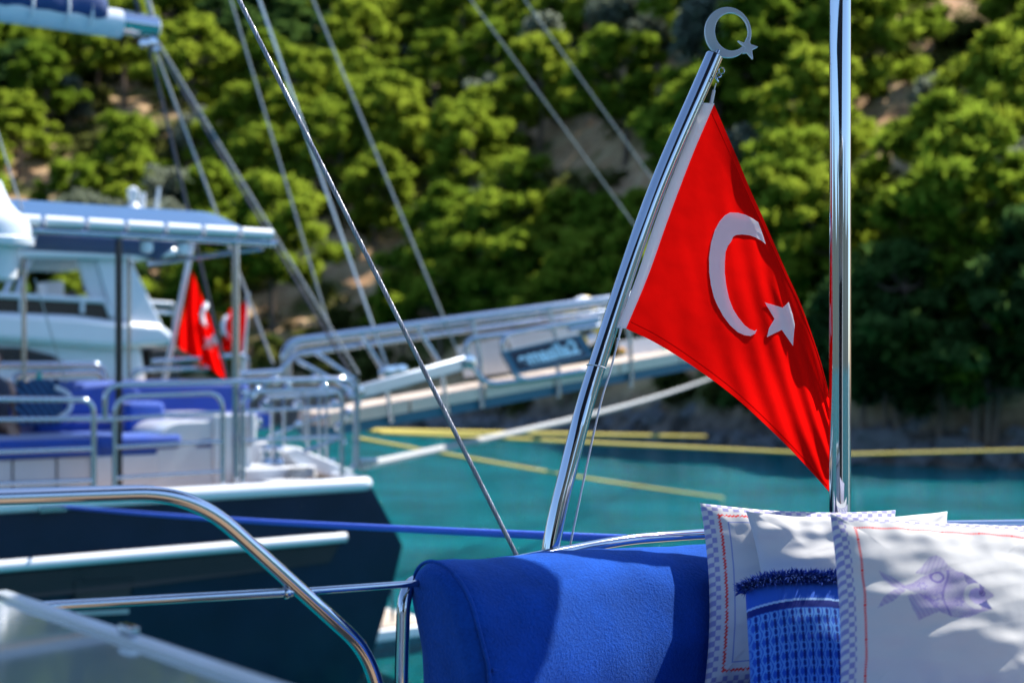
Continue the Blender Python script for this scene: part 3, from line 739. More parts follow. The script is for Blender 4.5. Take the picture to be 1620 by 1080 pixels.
def patch(name, poly, m, parent):
    """thin two-sided applique that follows the cloth"""
    from mathutils.geometry import tessellate_polygon
    bm = bmesh.new(); vs_ = [bm.verts.new((x, y, 0)) for x, y in poly]
    for t_ in tessellate_polygon([[Vector((x, y, 0)) for x, y in poly]]):
        try: bm.faces.new([vs_[q_] for q_ in t_])
        except ValueError: pass
    bmesh.ops.subdivide_edges(bm, edges=bm.edges[:], cuts=5, use_grid_fill=True); bmesh.ops.triangulate(bm, faces=bm.faces)
    bm.verts.ensure_lookup_table()
    for v_ in bm.verts: v_.index
    pts = [(v_.co.x, v_.co.y) for v_ in bm.verts]; idx = {v_: i for i, v_ in enumerate(bm.verts)}
    fs = [tuple(idx[q] for q in f_.verts) for f_ in bm.faces]; bm.free()
    b = MB(); b.add([flag_at(x, y, -.0032) for x, y in pts], fs); b.add([flag_at(x, y, .0032) for x, y in pts], [f_[::-1] for f_ in fs])
    o = b.build(name, m, parent); return o
def seam(v, u0, u1, n=60): return [P(*flag_uv(u0 + (u1 - u0) * k / n, v), flag_depth(*flag_uv(u0 + (u1 - u0) * k / n, v), u0 + (u1 - u0) * k / n, v) - .0012) for k in range(n + 1)]
M['flag_seam'] = cloth_mat('flag_seam', (.55, .004, .004), .3)
for v_ in (.035, .967): tube('hem_seam', seam(v_, .01, .985), .0011, M['flag_seam'], flag, 6)
zc = lambda x, y: (1090 + x / 4.152, 300 + y / 4.152)
cr = [(505, 358), (480, 280), (455, 215), (420, 190), (370, 165), (320, 152), (270, 150), (235, 170), (200, 210), (170, 265), (145, 350), (132, 440), (133, 540), (145, 630), (165, 710), (190, 765), (225, 830), (270, 890), (320, 935), (365, 955), (405, 960), (435, 945), (446, 918), (430, 927), (400, 915), (365, 890), (325, 840), (290, 785), (262, 710), (245, 630), (235, 550), (235, 480), (240, 410), (255, 370), (275, 345), (290, 310), (310, 298), (350, 294), (400, 300), (440, 315), (480, 338)]
stp = [(498, 740), (615, 775), (655, 738), (680, 815), (695, 885), (688, 960), (683, 1025), (610, 920), (512, 968), (525, 910), (562, 848)]
patch('crescent', [zc(*q) for q in cr], M['flag_white'], flag)
patch('star', [zc(*q) for q in stp], M['flag_white'], flag)
La = resample(crv(hl_, 8), 41); Lb = resample(crv(hr_, 8), 41)
hb = MB()
for o_, sg in ((-.004, 1), (.004, -1)):
    hb.add([P(*(La[j] * (1 - k / 3) + (Lb[j] + np.array([1.5, .5])) * k / 3), hoist_Y(La[j][1]) + o_ + (-.004 if o_ < 0 else .004) * math.sin(math.pi * k / 3)) for j in range(41) for k in range(4)],
           [(j * 4 + k, j * 4 + k + 1, j * 4 + 5 + k, j * 4 + 4 + k)[::sg] for j in range(40) for k in range(3)])
hb.build('hoist_band', M['hoist_white'], flag)
tube('toggle', [P(1125, 165, 4.0), P(1129.5, 143, 4.0)], [.0052, .0048], M['white_cord'], flag, 12)
tube('toggle_cord', [P(1129.5, 143, 4.0), P(1133, 132, 3.995)], .0018, M['white_cord'], flag, 8)
torus('snap_hook', P(1134.2, 126, 3.99), .0075, .0024, (.9, -.3, .5), M['chrome'], flag)
torus('snap_hook', P(1137.2, 119, 3.99), .0068, .0022, (.2, -1, .4), M['chrome'], flag)
tube('loop', [P(983, 517, 3.88), P(979, 534, 3.88)], [.0042, .003], M['white_cord'], flag, 10)
MB().lathe(P(978.5, 536, 3.88) - Vector((0, 0, .004)), [(.001, 0), (.005, .002), (.005, .006), (.001, .008)], 14).build('bead', M['white_soft'], flag)
# halyard
tag(tube('halyard', spline([P(978, 537, 3.88), P(966, 585, 3.88), P(946, 655, 3.86), P(902, 862, 3.84), P(892, 925, 3.83)], 8), .0028, M['white_cord'], None, 8), 'thin white halyard hanging beside the near flagstaff', 'rope')

# twisted steel cable
ca = P(378, 0, 4.05); cb_ = P(818, 880, 4.05); cdir = (ca - cb_).normalized()
bot = cb_ - cdir * ((cb_.z - 2.0) / cdir.z); tp = cb_ + cdir * 6.0
cab = thing('steel_cable', bot, 'taut twisted steel cable slanting down to the sofa back', 'cable')
q = Z3.rotation_difference(cdir); Lc = (tp - bot).length; ns = 760
for k in range(6):
    tube('strand', [bot + q @ Vector((.0046 * math.cos(2 * math.pi * (k / 6 + Lc * i / ns / .085)), .0046 * math.sin(2 * math.pi * (k / 6 + Lc * i / ns / .085)), Lc * i / ns)) for i in range(ns + 1)], .0026, M['wire'], cab, 6)
MB().lathe(bot, [(.014, 0), (.014, .05), (.009, .16), (.006, .2)], 14, cdir).build('terminal', M['chrome'], cab)

# ---------------------------------------------------------------- pillows
def pillow(name, tl, tr, Y, h, lean, thick, label, colour, k=.07, ears=.03, n=170, seed=0, yaw=0, wr=1.0, topk=None, group='pillows on the blue sofa'):
    a = P(*tl, Y); b = P(*tr, Y + yaw); ux = (b - a); w = ux.length; ux.normalize()
    up = Vector((0, math.sin(lean), math.cos(lean))); up = (up - ux * up.dot(ux)).normalized(); fn = ux.cross(up)      # fn points to the camera
    c = (a + b) / 2 - up * h / 2
    topk = k if topk is None else topk
    u, v = np.meshgrid(np.linspace(-1, 1, n + 1), np.linspace(-1, 1, n + 1), indexing='ij')
    kk = np.where(v > 0, topk, k)
    x = u * (1 - k * (1 - v ** 2)) ; y = v * (1 - kk * (1 - u ** 2))
    e = ((1 - u ** 2).clip(0) ** .42) * ((1 - v ** 2).clip(0) ** .42)
    wrk = np.zeros_like(u)
    for (i, j), _ in np.ndenumerate(u):
        p = Vector((u[i, j] * 2.2 + seed, v[i, j] * 2.2, seed * 3.7))
        # folds run in from the seams and across the face
        wrk[i, j] = noise.noise(p * 1.1) * .5 + noise.noise(Vector((p.x * .9 + p.y * 1.3, p.y * 2.6 - p.x * .9, seed))) * .42 + noise.noise(p * 4) * .035
    edge_ = np.maximum(np.abs(u), np.abs(v))
    gath = np.sin((u * 23 + seed)) * np.where(np.abs(v) > np.abs(u), 1, 0) + np.sin((v * 21 + seed)) * np.where(np.abs(v) <= np.abs(u), 1, 0)
    disp = (wrk * .020 * wr) * e ** .6 + gath * .0035 * wr * np.clip((edge_ - .55) / .3, 0, 1) * (1 - edge_ ** 8)
    V = []; col_ = []
    for side in (1, -1):
        z = side * (thick / 2 * e) + (disp if side > 0 else disp * .3)
        pos = np.array(c)[None, None] + (x * w / 2)[..., None] * np.array(ux) + (y * h / 2)[..., None] * np.array(up) + z[..., None] * np.array(fn)
        V.append(pos.reshape(-1, 3)); cc = colour(u, v, side); col_.append(cc.reshape(-1, 3))
    V = np.concatenate(V); C_ = np.concatenate(col_); N1 = (n + 1) ** 2
    f = np.array([(i * (n + 1) + j, (i + 1) * (n + 1) + j, (i + 1) * (n + 1) + j + 1, i * (n + 1) + j + 1) for i in range(n) for j in range(n)])
    base_ = Vector((c.x, c.y, V[:, 2].min()))
    me = bpy.data.meshes.new(name); me.from_pydata((V - np.array(base_)).tolist(), [], np.concatenate([f, f[:, ::-1] + N1]).tolist())
    at = me.attributes.new('print', 'FLOAT_COLOR', 'POINT'); at.data.foreach_set('color', np.concatenate([C_, np.ones((len(C_), 1))], 1).astype(np.float32).ravel())
    bm = bmesh.new(); bm.from_mesh(me); bmesh.ops.remove_doubles(bm, verts=bm.verts, dist=1e-5); bmesh.ops.recalc_face_normals(bm, faces=bm.faces); bm.to_mesh(me); bm.free()
    me.polygons.foreach_set('use_smooth', [True] * len(me.polygons)); me.materials.append(M['print'])
    o = bpy.data.objects.new(name, me); col.objects.link(o); o.location = base_
    tag(o, label, 'pillow', group)
    o['_frame'] = 0; del o['_frame']
    return o, (c, ux, up, fn, w, h)
WHT = np.array([.55, .54, .53]); BLU = np.array([.025, .06, .34]); RED = np.array([.72, .03, .03]); LAV = np.array([.22, .16, .42])
def blend(c, m, colr): return c * (1 - m[..., None]) + colr * m[..., None]
def chk_border(u, v, s, bw=.11, cells=38, zig=True):
    c = np.ones(u.shape + (3,)) * WHT
    ed = np.maximum(np.abs(u), np.abs(v))
    ck = ((np.floor((u + 1) * cells / 2) + np.floor((v + 1) * cells / 2)) % 2 == 0) & (ed > 1 - bw * .92)
    c = blend(c, ck * .8, np.array([.17, .16, .40]))
    return c, ed
def colA(u, v, s):
    c, ed = chk_border(u, v, s)
    along = np.where(np.abs(u) > np.abs(v), v, u)
    zz = .845 + .010 * (np.abs(((along * 26) % 1) - .5) * 4 - 1)
    c = blend(c, (np.abs(ed - zz) < .011) * 1.0, RED)
    return blend(c, (np.abs(ed - .765) < .008) * .85, np.array([.10, .16, .45]))
def colD(u, v, s):
    c, ed = chk_border(u, v, s, .115, 42)
    # scattered checks further apart
    along = np.where(np.abs(u) > np.abs(v), v, u)
    dots = (np.abs(ed - .815) < .013) & (((along * 46) % 1) < .68)
    c = blend(c, dots * 1.0, RED)
    if s < 0: return c
    # print coordinates of the fish, in pixels of the enlarged photograph
    X = 95 + (u + .80) / 1.6 * 1125; Y_ = 110 + (.80 - v) / 1.6 * 1100
    def inpoly(poly):
        m = np.zeros(u.shape, bool); n_ = len(poly)
        for i in range(n_):
            x1_, y1_ = poly[i]; x2_, y2_ = poly[(i + 1) % n_]
            m ^= ((y1_ > Y_) != (y2_ > Y_)) & (X < (x2_ - x1_) * (Y_ - y1_) / ((y2_ - y1_) or 1e-9) + x1_)
        return m
    fade = .55 + .25 * np.sin(X * .02) * np.cos(Y_ * .023)
    dor = inpoly([(420, 445), (470, 400), (530, 320), (575, 305), (615, 330), (640, 385), (690, 430), (600, 430), (500, 460)])
    c = blend(c, dor * (.38 + .18 * (np.sin(X * .22 + Y_ * .1) > .3)), LAV)
    tl_ = inpoly([(185, 430), (260, 475), (345, 530), (330, 560), (265, 550), (215, 500)]) | inpoly([(160, 690), (200, 620), (270, 570), (345, 545), (340, 580), (260, 650)])
    c = blend(c, tl_ * (.42 + .2 * (np.sin((X - Y_) * .14) > .2)), LAV)
    an = inpoly([(352, 612), (375, 700), (418, 778), (490, 745), (560, 715), (520, 640), (430, 600)])
    c = blend(c, an * (.45 + .2 * (np.sin(X * .2 - Y_ * .12) > .4)), LAV)
    body = inpoly([(315, 545), (400, 520), (470, 470), (560, 435), (640, 422), (730, 435), (800, 475), (870, 530), (935, 575), (900, 605), (870, 620), (905, 680), (830, 705), (740, 745), (650, 750), (560, 720), (480, 650), (390, 590)])
    sc1 = (np.sin(X * .28) * np.sin(Y_ * .28 + X * .05) > .1)
    c = blend(c, body * (.40 + .28 * sc1 + .12 * np.sin(X * .03 + Y_ * .04)), LAV)
    c = blend(c, body * (((X - 600) / 90) ** 2 < 1) * (np.abs(np.hypot(X - 560, (Y_ - 475) * 1.1) - 40) < 9) * .8, np.array([.14, .10, .36]))
    c = blend(c, body * (np.abs(X - 610 - 25 * np.sin(Y_ * .018)) < 9) * .6, np.array([.14, .10, .36]))
    hd = inpoly([(735, 440), (800, 475), (870, 530), (860, 560), (800, 545), (745, 500)])
    c = blend(c, hd * (.5 + .3 * (np.sin((X - Y_) * .25) > 0)), np.array([.10, .09, .30]))
    gl = (np.abs(np.hypot(X - 815, (Y_ - 595)) - 72) < 18) & (X < 835)
    c = blend(c, (gl & body) * .85, WHT)
    ck = np.hypot(X - 820, Y_ - 590) < 54
    c = blend(c, (ck & body) * .55, np.array([.42, .34, .62]))
    ey = np.hypot(X - 852, Y_ - 570); c = blend(c, ((ey < 22) & (ey > 12)) * .8, np.array([.14, .08, .30])); c = blend(c, (ey < 8) * .9, np.array([.10, .06, .22]))
    mo = inpoly([(820, 650), (880, 615), (910, 680), (860, 672)])
    c = blend(c, mo * .85, np.array([.03, .05, .22]))
    fl = np.zeros(u.shape)
    for (fx, fy) in ((480, 640), (520, 665), (560, 610), (455, 545), (690, 640)):
        rr = np.hypot(X - fx, Y_ - fy); th = np.arctan2(Y_ - fy, X - fx)
        fl = np.maximum(fl, (np.abs(rr - 22 * (1 + .35 * np.cos(th * 6))) < 5))
    return blend(c, (fl > 0) * body * .7, np.array([.18, .14, .42]))
def colB(u, v, s): return np.ones(u.shape + (3,)) * WHT
def colE(u, v, s):
    c, ed = chk_border(u, v, s); return blend(c, (ed > .7) * 1.0, RED)
def colC(u, v, s):
    B1 = np.array([.02, .10, .48]); B2 = np.array([.006, .02, .17]); PB = np.array([.10, .30, .66])
    c = np.ones(u.shape + (3,)) * B1
    vv = v + .10 * u ** 2
    c = blend(c, ((vv < .72) & (vv > .69)) * .8, np.array([.35, .55, .80]))
    c = blend(c, ((vv < .69) & (vv > .60)) * 1.0, B2)
    pt = vv < .59
    gx_ = u * 3.6; gy_ = vv * 4.6
    lx = np.sin(gx_ * math.pi * 2); ly = np.sin(gy_ * math.pi * 2)
    ringp = np.abs(np.hypot(((gx_ * 2) % 1) - .5, ((gy_) % 1) - .5) - .30) < .10
    knot = (np.abs(((gx_ * 2) % 1) - .5) < .14) & (np.abs(((gy_ + .5) % 1) - .5) < .28)
    wave = np.abs(((gx_ * 2 + .5 + .16 * np.cos(gy_ * 2 * math.pi)) % 1) - .5) < .10
    c = blend(c, (pt & wave) * .9, PB); c = blend(c, (pt & ringp) * .9, PB); c = blend(c, (pt & knot) * .95, B2)
    dot = np.hypot(((gx_ * 2) % 1) - .5, (gy_ % 1) - .5) < .16
    return blend(c, (pt & dot) * .9, B2)
pillow('checked_pillow', (1107, 795), (1417, 806), 3.76, .49, .42, .17, 'white pillow with checked rim and red zigzag line, furthest left at the back', colA, k=.075, seed=2.3, wr=.9)
pillow('white_pillow', (1180, 808), (1499, 808), 3.63, .46, .46, .16, 'plain white pillow between the checked one and the fish one', colB, k=.10, seed=5.1, yaw=.03, wr=1.2, n=140)
oC, (cC, uxC, upC, fnC, wC, hC) = pillow('fringed_pillow', (1178, 920), (1372, 920), 3.47, .36, .30, .17, 'blue patterned pillow with shaggy navy fringe along its top edge', colC, k=.02, topk=-.035, seed=8.2, wr=.25, n=200)
pillow('fish_pillow', (1313, 812), (1644, 832), 3.28, .48, .52, .20, 'white pillow printed with a lilac fish and dotted red frame', colD, k=.055, seed=11.4, yaw=-.02, wr=.8, n=270)
pillow('red_pillow', (1603, 905), (1880, 905), 3.42, .36, .35, .15, 'red rimmed pillow at the right edge behind the fish pillow', colE, k=.05, seed=3.3, n=80)
# fringe of the blue pillow: hundreds of short threads
fb = MB(); rr = random.Random(3)
for k in range(2400):
    u = rr.uniform(-1.02, 1.02); a = rr.uniform(-.5, math.pi + .3)
    yy = 1 + .035 * (1 - u * u) * 1 - .0 ; sag = .055 * max(0, abs(u) - .55) ** 1.5
    p = cC + uxC * (u * wC / 2) + upC * (hC / 2 * (yy - .03) - sag) + fnC * (.03 * max(0, 1 - u * u) ** .5)
    d = (upC * math.sin(a) + fnC * (math.cos(a) + .35) + uxC * rr.gauss(0, .35) + uxC * (.8 * u ** 5)).normalized()
    L1 = rr.uniform(.020, .040); s_ = Vector((rr.gauss(0, 1), rr.gauss(0, 1), rr.gauss(0, 1))).normalized() * .0024
    t_ = d.cross(s_).normalized() * .0024; p1 = p + d * L1 * .6; p2 = p + d * L1 - Z3 * .006
    fb.add([p - s_, p + s_, p + t_, p1 - s_, p1 + s_, p1 + t_, p2], [(0, 1, 4, 3), (1, 2, 5, 4), (2, 0, 3, 5), (3, 4, 6), (4, 5, 6), (5, 3, 6)])
fo = fb.build('fringe', M['fringe'], oC); fo['kind'] = 'stuff'

#@@PART3
# ================================================================ NEIGHBOURING SAILING YACHT
bO = Vector((-1.4, 14.0, 0)); bd = Vector((.8056, .5925, 0)); bg = Vector((-.5925, .8056, 0))
def L(px, py, lat):
    return onplane(px, py, bO + bg * lat, bd)
def B(s, lat, z): return bO - bd * s + bg * lat + Z3 * z
yacht = thing('sailing_yacht', B(7, 2.3, 0), 'navy hulled sailing yacht with white toe rail moored at the left', 'yacht')
sz = [(-.5, .30), (.0, .02), (.43, -.108), (1.0, -.25), (1.554, -.38), (1.9, -.17), (2.19, 0)]
lz = [(-.5, .75), (0, .35), (.43, .16), (1.0, .05), (1.554, 0), (1.9, -.01), (2.19, 0)]
BEAM = 4.6
def it(tab, z): return float(np.interp(z, [q[0] for q in tab], [q[1] for q in tab]))
zs = [-.5, 0, .43, .8, 1.2, 1.554, 1.75, 1.95, 2.19]; qs = [0, .05, .1, .2, .3, .4, .5, .6, .7, .8, .9, 1]
def hullp(q, z, side):
    s = it(sz, z) * (1 - q) + 15.5 * q; tp_ = max(0, (s - 7) / 8.5); lat = it(lz, z) + (2.3 - it(lz, z)) * tp_ ** 2.2
    return B(s, lat if side == 0 else BEAM - lat, z + .25 * tp_ ** 2)
hb_ = MB()
for side in (0, 1):
    V = [hullp(q, z, side) for q in qs for z in zs]; m_ = len(zs)
    hb_.add(V, [(i * m_ + j, (i + 1) * m_ + j, (i + 1) * m_ + j + 1, i * m_ + j + 1) for i in range(len(qs) - 1) for j in range(m_ - 1)])
V = [hullp(0, z, 0) for z in zs] + [hullp(0, z, 1) for z in zs]; m_ = len(zs)
hb_.add(V, [(j, j + 1, m_ + j + 1, m_ + j) for j in range(m_ - 1)])
hb_.build('hull', M['navy'], yacht)
prism('deck', [B(s, l, 2.10) for s, l in ((.02, .06), (7, .06), (11, .5), (15, 2.1), (15, 2.5), (11, 4.1), (7, 4.54), (.02, 4.54))], (0, 0, .05), M['teak'], yacht)
gun = [hullp(q, 2.19, 0) for q in qs[::-1]] + [hullp(q, 2.19, 1) for q in qs]
tube('toe_rail', rounded(gun, .12), .068, M['white'], yacht, 14)
tube('rub_rail', [B(9, -.07, 1.69), B(4, -.06, 1.69), B(.62, -.05, 1.69), B(.30, -.045, 1.69)], [.05, .05, .05, .045], M['white_soft'], yacht, 12)
prism('hull_stripe', [B(9, -.02, 1.60), B(.36, -.015, 1.62), B(.46, -.015, 1.46), B(2.5, -.02, 1.40), B(9, -.02, 1.38)], bg * -.012, M['navy_stripe'], yacht)
pw = [L(118, 918, -.0), L(205, 914, -.0), L(206, 948, -.0), L(118, 952, -.0)]
pt = prism('port_light', [p - bg * .02 for p in pw], bg * .03, M['dark'], yacht, .01)
cw = sum(pw, Vector((0, 0, 0))) / 4
tube('port_rim', [cw + (p - cw) * 1.04 - bg * .025 for p in pw + pw[:1]], .012, M['navy_stripe'], pt, 6)
prism('vent_slot', [L(118, 966, 0), L(202, 962, 0), L(202, 969, 0), L(120, 973, 0)], bg * -.03, M['alu'], yacht)
box('fairlead', L(82, 803, -.02), bd * .12, bg * .05, Z3 * .03, M['steel'], yacht, .01)
tube('exhaust_streak_pipe', [L(478, 795, -.0), L(480, 842, -.0)], .008, M['navy_stripe'], yacht, 6)
# swim platform and ladder
plat = box('swim_platform', B(-.55, 2.3, .55), bd * .68, bg * 1.75, Z3 * .06, M['white_soft'], yacht, .02)
for k in range(6):
    box('plank', B(-.10 - .18 * k, 2.3, .622), bd * .082, bg * 1.7, Z3 * .012, M['teak_pale'], plat)
for s in (-.45, -.72):
    tube('ladder_rail', rounded([B(s, .75, .62), B(s, .75, 1.35), B(s + .25, .95, 1.62)], .1), .02, M['steel'], yacht)
# railings on the near side
RLT = .14
def rail(pts, lat=RLT, r=.021, rad=.12, m='steel', name='rail_tube'):
    return tube(name, rounded([L(x, y, lat) for x, y in pts], rad), r, M[m], yacht, 10)
rail([(-120, 630), (148, 632), (148, 776)], r=.026)
for y0_, y1_ in ((662, 662), (717, 709), (768, 760)): rail([(-120, y0_ + 2), (146, y1_)], rad=0)
rail([(166, 662), (166, 609), (565, 598), (562, 742)], r=.026, rad=.22)
rail([(181, 780), (181, 627), (352, 621), (352, 772)], r=.022, rad=.16)
rail([(150, 663), (182, 663)], rad=0)
for a_, b_ in (((181, 662), (351, 652)), ((181, 707), (351, 698)), ((181, 756), (351, 746))): rail([a_, b_], r=.018)
rail([(384, 770), (384, 620), (541, 615), (541, 755)], r=.022, rad=.14)
for a_, b_ in (((384, 650), (541, 643)), ((384, 697), (541, 690))): rail([a_, b_], r=.016)
rail([(373, 592), (445, 587)], lat=.6, r=.03)
rail([(478, 610), (482, 700)], lat=.5, r=.014)
for x_ in (430, 449, 487, 505, 516): rail([(x_, 624), (x_ + 1, 735)], lat=1.1, r=.018, name='baluster')
rail([(420, 628), (530, 622)], lat=1.1, r=.02)
rail([(420, 736), (530, 728)], lat=1.1, r=.02)
# far side railings
rail([(-60, 578), (163, 576), (166, 612)], lat=4.35, r=.035, rad=.18)
rail([(20, 622), (22, 592), (160, 588), (165, 612)], lat=4.35, r=.04, rad=.18)
rail([(205, 607), (212, 585), (330, 582)], lat=4.35, r=.03, rad=.15)
rail([(240, 572), (390, 561), (394, 585), (380, 600)], lat=4.35, r=.03, rad=.15)
for k, (x_, y_) in enumerate(((387, 620), (400, 626), (545, 612), (556, 625), (541, 641), (566, 638), (543, 700), (559, 738), (472, 670))):
    q = L(x_, y_, RLT + .02); MB().lathe(q - Z3 * .03, [(.005, 0), (.034, .01), (.036, .04), (.024, .06), (.004, .066)], 12).build('rail_fitting', M['chrome'], yacht)
# bimini
bz = 4.575
sA = (bO - L(430, 372, .3)).dot(bd); sB = 7.2
def bim(q, w): 
    lat = .3 + 2.8 * w
    return B(sA + (sB - sA) * q, lat, bz + .34 * math.sin(math.pi * w) ** .8 * (1 if q > .04 else .6) - (.05 if q == 0 else 0))
bim_ = MB().grid(bim, 24, 16).build('bimini_canopy', M['canvas_top'], yacht, solid=.02)
tube('bimini_edge_tube', [B(sA - .03, .28, bz - .05), B(sB, .28, bz - .05)], .032, M['steel'], yacht)
k = 0; s = sA
while s < sB:
    w_ = .34 + .05 * math.sin(k * 3.1)
    tube('canvas_sleeve', [B(s + .02, .262, bz + .035), B(s + w_, .262, bz + .035)], .050, M['white_soft'], bim_, 10); s += w_ + .03; k += 1
tube('bimini_cross_tube', [B(sA + .1, .3, bz - .1), B(sA + .1, 3.1, bz - .1)], .025, M['steel'], yacht)
tube('bimini_cross_tube', [B(3.2, .3, bz - .1), B(3.2, 3.1, bz - .1)], .03, M['alu'], yacht)
for px_, m_, r_ in ((188, 'dark_metal', .032), (373, 'steel', .036)):
    p = L(px_, 380, .3); tube('bimini_post', [p, Vector((p.x, p.y, 2.15))], r_, M[m_], yacht, 14)
    p = p + bg * 2.7; tube('bimini_post', [p, Vector((p.x, p.y, 2.15))], .022, M['steel'], yacht, 10)
for dx in (.25, .6): MB().lathe(L(190, 385, .34) - bd * -dx + Z3 * -.08, [(.03, 0), (.06, .02), (.06, .10), (.02, .12)], 12).build('deck_lamp', M['white_soft'], yacht)
# dome on a bracket beside the canopy
dc = L(-6, 388, .25)
MB().lathe(dc, [(.25, -.02), (.31, 0), (.315, .05), (.29, .07), (.285, .16), (.25, .24), (.17, .30), (.12, .36), (.07, .47), (.04, .55), (.01, .56)], 32).build('white_dome', M['white'], yacht)
MB().lathe(dc - Z3 * .30, [(.15, 0), (.17, .02), (.18, .28)], 24).build('dome_pedestal', M['panel_grey'], yacht)
tube('dome_bracket', [dc - Z3 * .29, dc - Z3 * .29 + bg * .4 - bd * .3, B(4.6, .9, 2.16)], .03, M['steel'], yacht)
# boom, sail cover, mast
be = L(250, 44, 2.3); sE = (bO - be).dot(bd); zb_ = be.z; sM = (bO - L(-350, 0, 2.3)).dot(bd)
BMr = .15
tube('boom', [B(sE + .42, 2.3, zb_ - .02), B(sM, 2.3, zb_ - .02)], BMr, M['white'], yacht, 16)
tube('boom_end', [B(sE + .02, 2.3, zb_), B(sE + .44, 2.3, zb_)], [.115, .125], M['chrome'], yacht, 16)
MB().lathe(B(sE + .02, 2.3, zb_), [(.115, 0), (.09, .02), (.03, .03)], 16, bd).build('boom_cap', M['white_soft'], yacht)
sc_m = MB()
def cov(q, a):
    s = sE + .62 + (sM - sE - .7) * q; an = -.35 * math.pi + 1.7 * math.pi * a; h = .20 + .55 * min(1, q * 1.6) ** .7
    return B(s, 2.3 + .19 * math.cos(an) * (1 + .08 * math.sin(q * 40)), zb_ + .05 + (h if math.sin(an) > 0 else .1) * math.sin(an) + .01 * math.sin(q * 60 + a * 9))
sc_m.grid(cov, 40, 24).build('sail_cover', M['canvas_blue'], yacht, solid=.02)
for q in (.04, .10, .19): 
    tube('cover_tie', [B(sE + .62 + 4 * q, 2.3 + .2 * math.cos(a), zb_ + .02 + (.34 if math.sin(a) > 0 else .17) * math.sin(a)) for a in np.linspace(-1.2, 4.3, 22)], .014, M['white_cord'], yacht, 6)
mp_ = B(sM, 2.3, 2.1); tube('mast', [mp_, mp_ + Z3 * 17.4], [.13, .09], M['white_soft'], yacht, 16)
mh = mp_ + Z3 * 17.2
for dx, dz, r_ in ((.06, -.16, .05), (.16, -.19, .045), (.02, -.24, .035), (.24, -.10, .03)):
    MB().lathe(B(sE + dx, 2.3, zb_ + dz) - bg * .03, [(.004, 0), (r_, .005), (r_, .05), (.004, .055)], 12, bg).build('sheet_block', M['chrome'], yacht)
# rigging under and around the boom
def rope(name, a, b, r, m, label, cat='rope', sag=0, group=None, n=10):
    pts = [a + (b - a) * (k / n) - Z3 * sag * math.sin(math.pi * k / n) for k in range(n + 1)]
    return tag(tube(name, pts, r, M[m], None, 8), label, cat, group)
bx_ = B(sE + .1, 2.3, zb_ - .2)
rope('mainsheet', bx_, L(372, 650, 3.4), .018, 'rope_dark', 'dark mainsheet rope falling steeply from the boom end to the bimini', group='sheets from the boom end')
rope('mainsheet', bx_ + bd * .05, L(432, 575, 2.6), .015, 'rope_grey', 'grey mainsheet rope in the middle of three below the boom end', group='sheets from the boom end')
rope('mainsheet', bx_ + bd * .08, L(556, 592, 1.0), .015, 'rope_dark', 'dark doubled mainsheet rope slanting furthest right from the boom end', group='sheets from the boom end')
rope('mainsheet', bx_ + bd * .1 + Z3 * .05, L(568, 592, 1.0), .011, 'rope_grey', 'thin grey line beside the doubled dark mainsheet', group='sheets from the boom end')
rope('topping_lift', B(sE + .05, 2.3, zb_ + .05), mh, .03, 'rope_grey', 'grey topping lift rising from the boom end')
rope('topping_lift', B(sE + .2, 2.3, zb_ + .1), mh + bg * .1, .022, 'rope_dark', 'dark lift line rising beside the grey one from the boom end')
def through(p, q, lat, far, k=1.0):
    """line through two photo points lying over the boat's centre plane"""
    return L(*p, lat), L(*q, lat)
for p0_, p1_, lat, r_, m_, lab in (((410, 0), (612, 578), 1.9, .034, 'white_soft', 'thick white stay ending on the passerelle, right behind the steel cable'),
                                    ((365, 0), (528, 540), 2.0, .026, 'rope_grey', 'pale grey stay left of the steel cable'),
                                    ((495, 0), (722, 552), 1.9, .030, 'rope_grey', 'pale grey stay ending where the passerelle loop begins'),
                                    ((745, 0), (1165, 578), 2.3, .020, 'rope_grey', 'grey stay passing behind the near flagstaff, left one of two'),
                                    ((830, 0), (1240, 575), 2.3, .020, 'rope_grey', 'grey stay passing behind the near flagstaff, right one of two'),
                                    ((-10, 190), (36, 335), .6, .022, 'rope_grey', 'thin grey line at the left edge above the bimini'),
                                    ((55, 440), (104, 606), .5, .016, 'rope_grey', 'thin brownish line under the bimini at the left')):
    a_, b_ = L(*p0_, lat), L(*p1_, lat)
    a_ = a_ + (a_ - b_) * (1.6 if p0_[1] == 0 else .0)
    rope('stay', a_, b_, r_ * .42, m_, lab, 'stay', group='stays of the moored yachts')
# cockpit
def rbox(name, x0, y0, x1, y1, lat, depth, m, rad, parent=yacht, corners='tl'):
    a, b_, c, d_ = L(x0, y0, lat), L(x1, y0, lat), L(x1, y1, lat), L(x0, y1, lat)
    b_.z = a.z; poly = rounded([d_, a, b_, c], [0, rad if 'l' in corners else .02, rad if 'r' in corners else .02, 0], 8)
    return prism(name, poly, bg * depth, M[m], parent, .02)
rbox('moulded_seat', 248, 668, 340, 790, .75, 1.3, 'white', .30)
rbox('seat_back', 338, 656, 397, 790, .72, 1.35, 'white', .06, corners='')
rbox('side_locker', 148, 722, 250, 790, .75, 1.6, 'white_soft', .03)
rbox('side_bench', -140, 712, 146, 790, .80, 1.6, 'panel_grey', .05)
box('seat_cushion', L(60, 703, 1.5) + Z3 * 0, bd * 1.75, bg * .75, Z3 * .09, M['boat_cushion'], yacht, .05)
box('seat_cushion', L(205, 698, 1.0), bd * .42, bg * .28, Z3 * .07, M['boat_cushion'], yacht, .05)
p = L(225, 633, 2.9); box('back_cushion', p, bd * 1.25, bg * .12, Z3 * .22, M['boat_cushion_lav'], yacht, .08)
p = L(20, 645, 2.7); box('back_cushion', p, bd * 1.2, bg * .12, Z3 * .20, M['boat_cushion_lav'], yacht, .08)
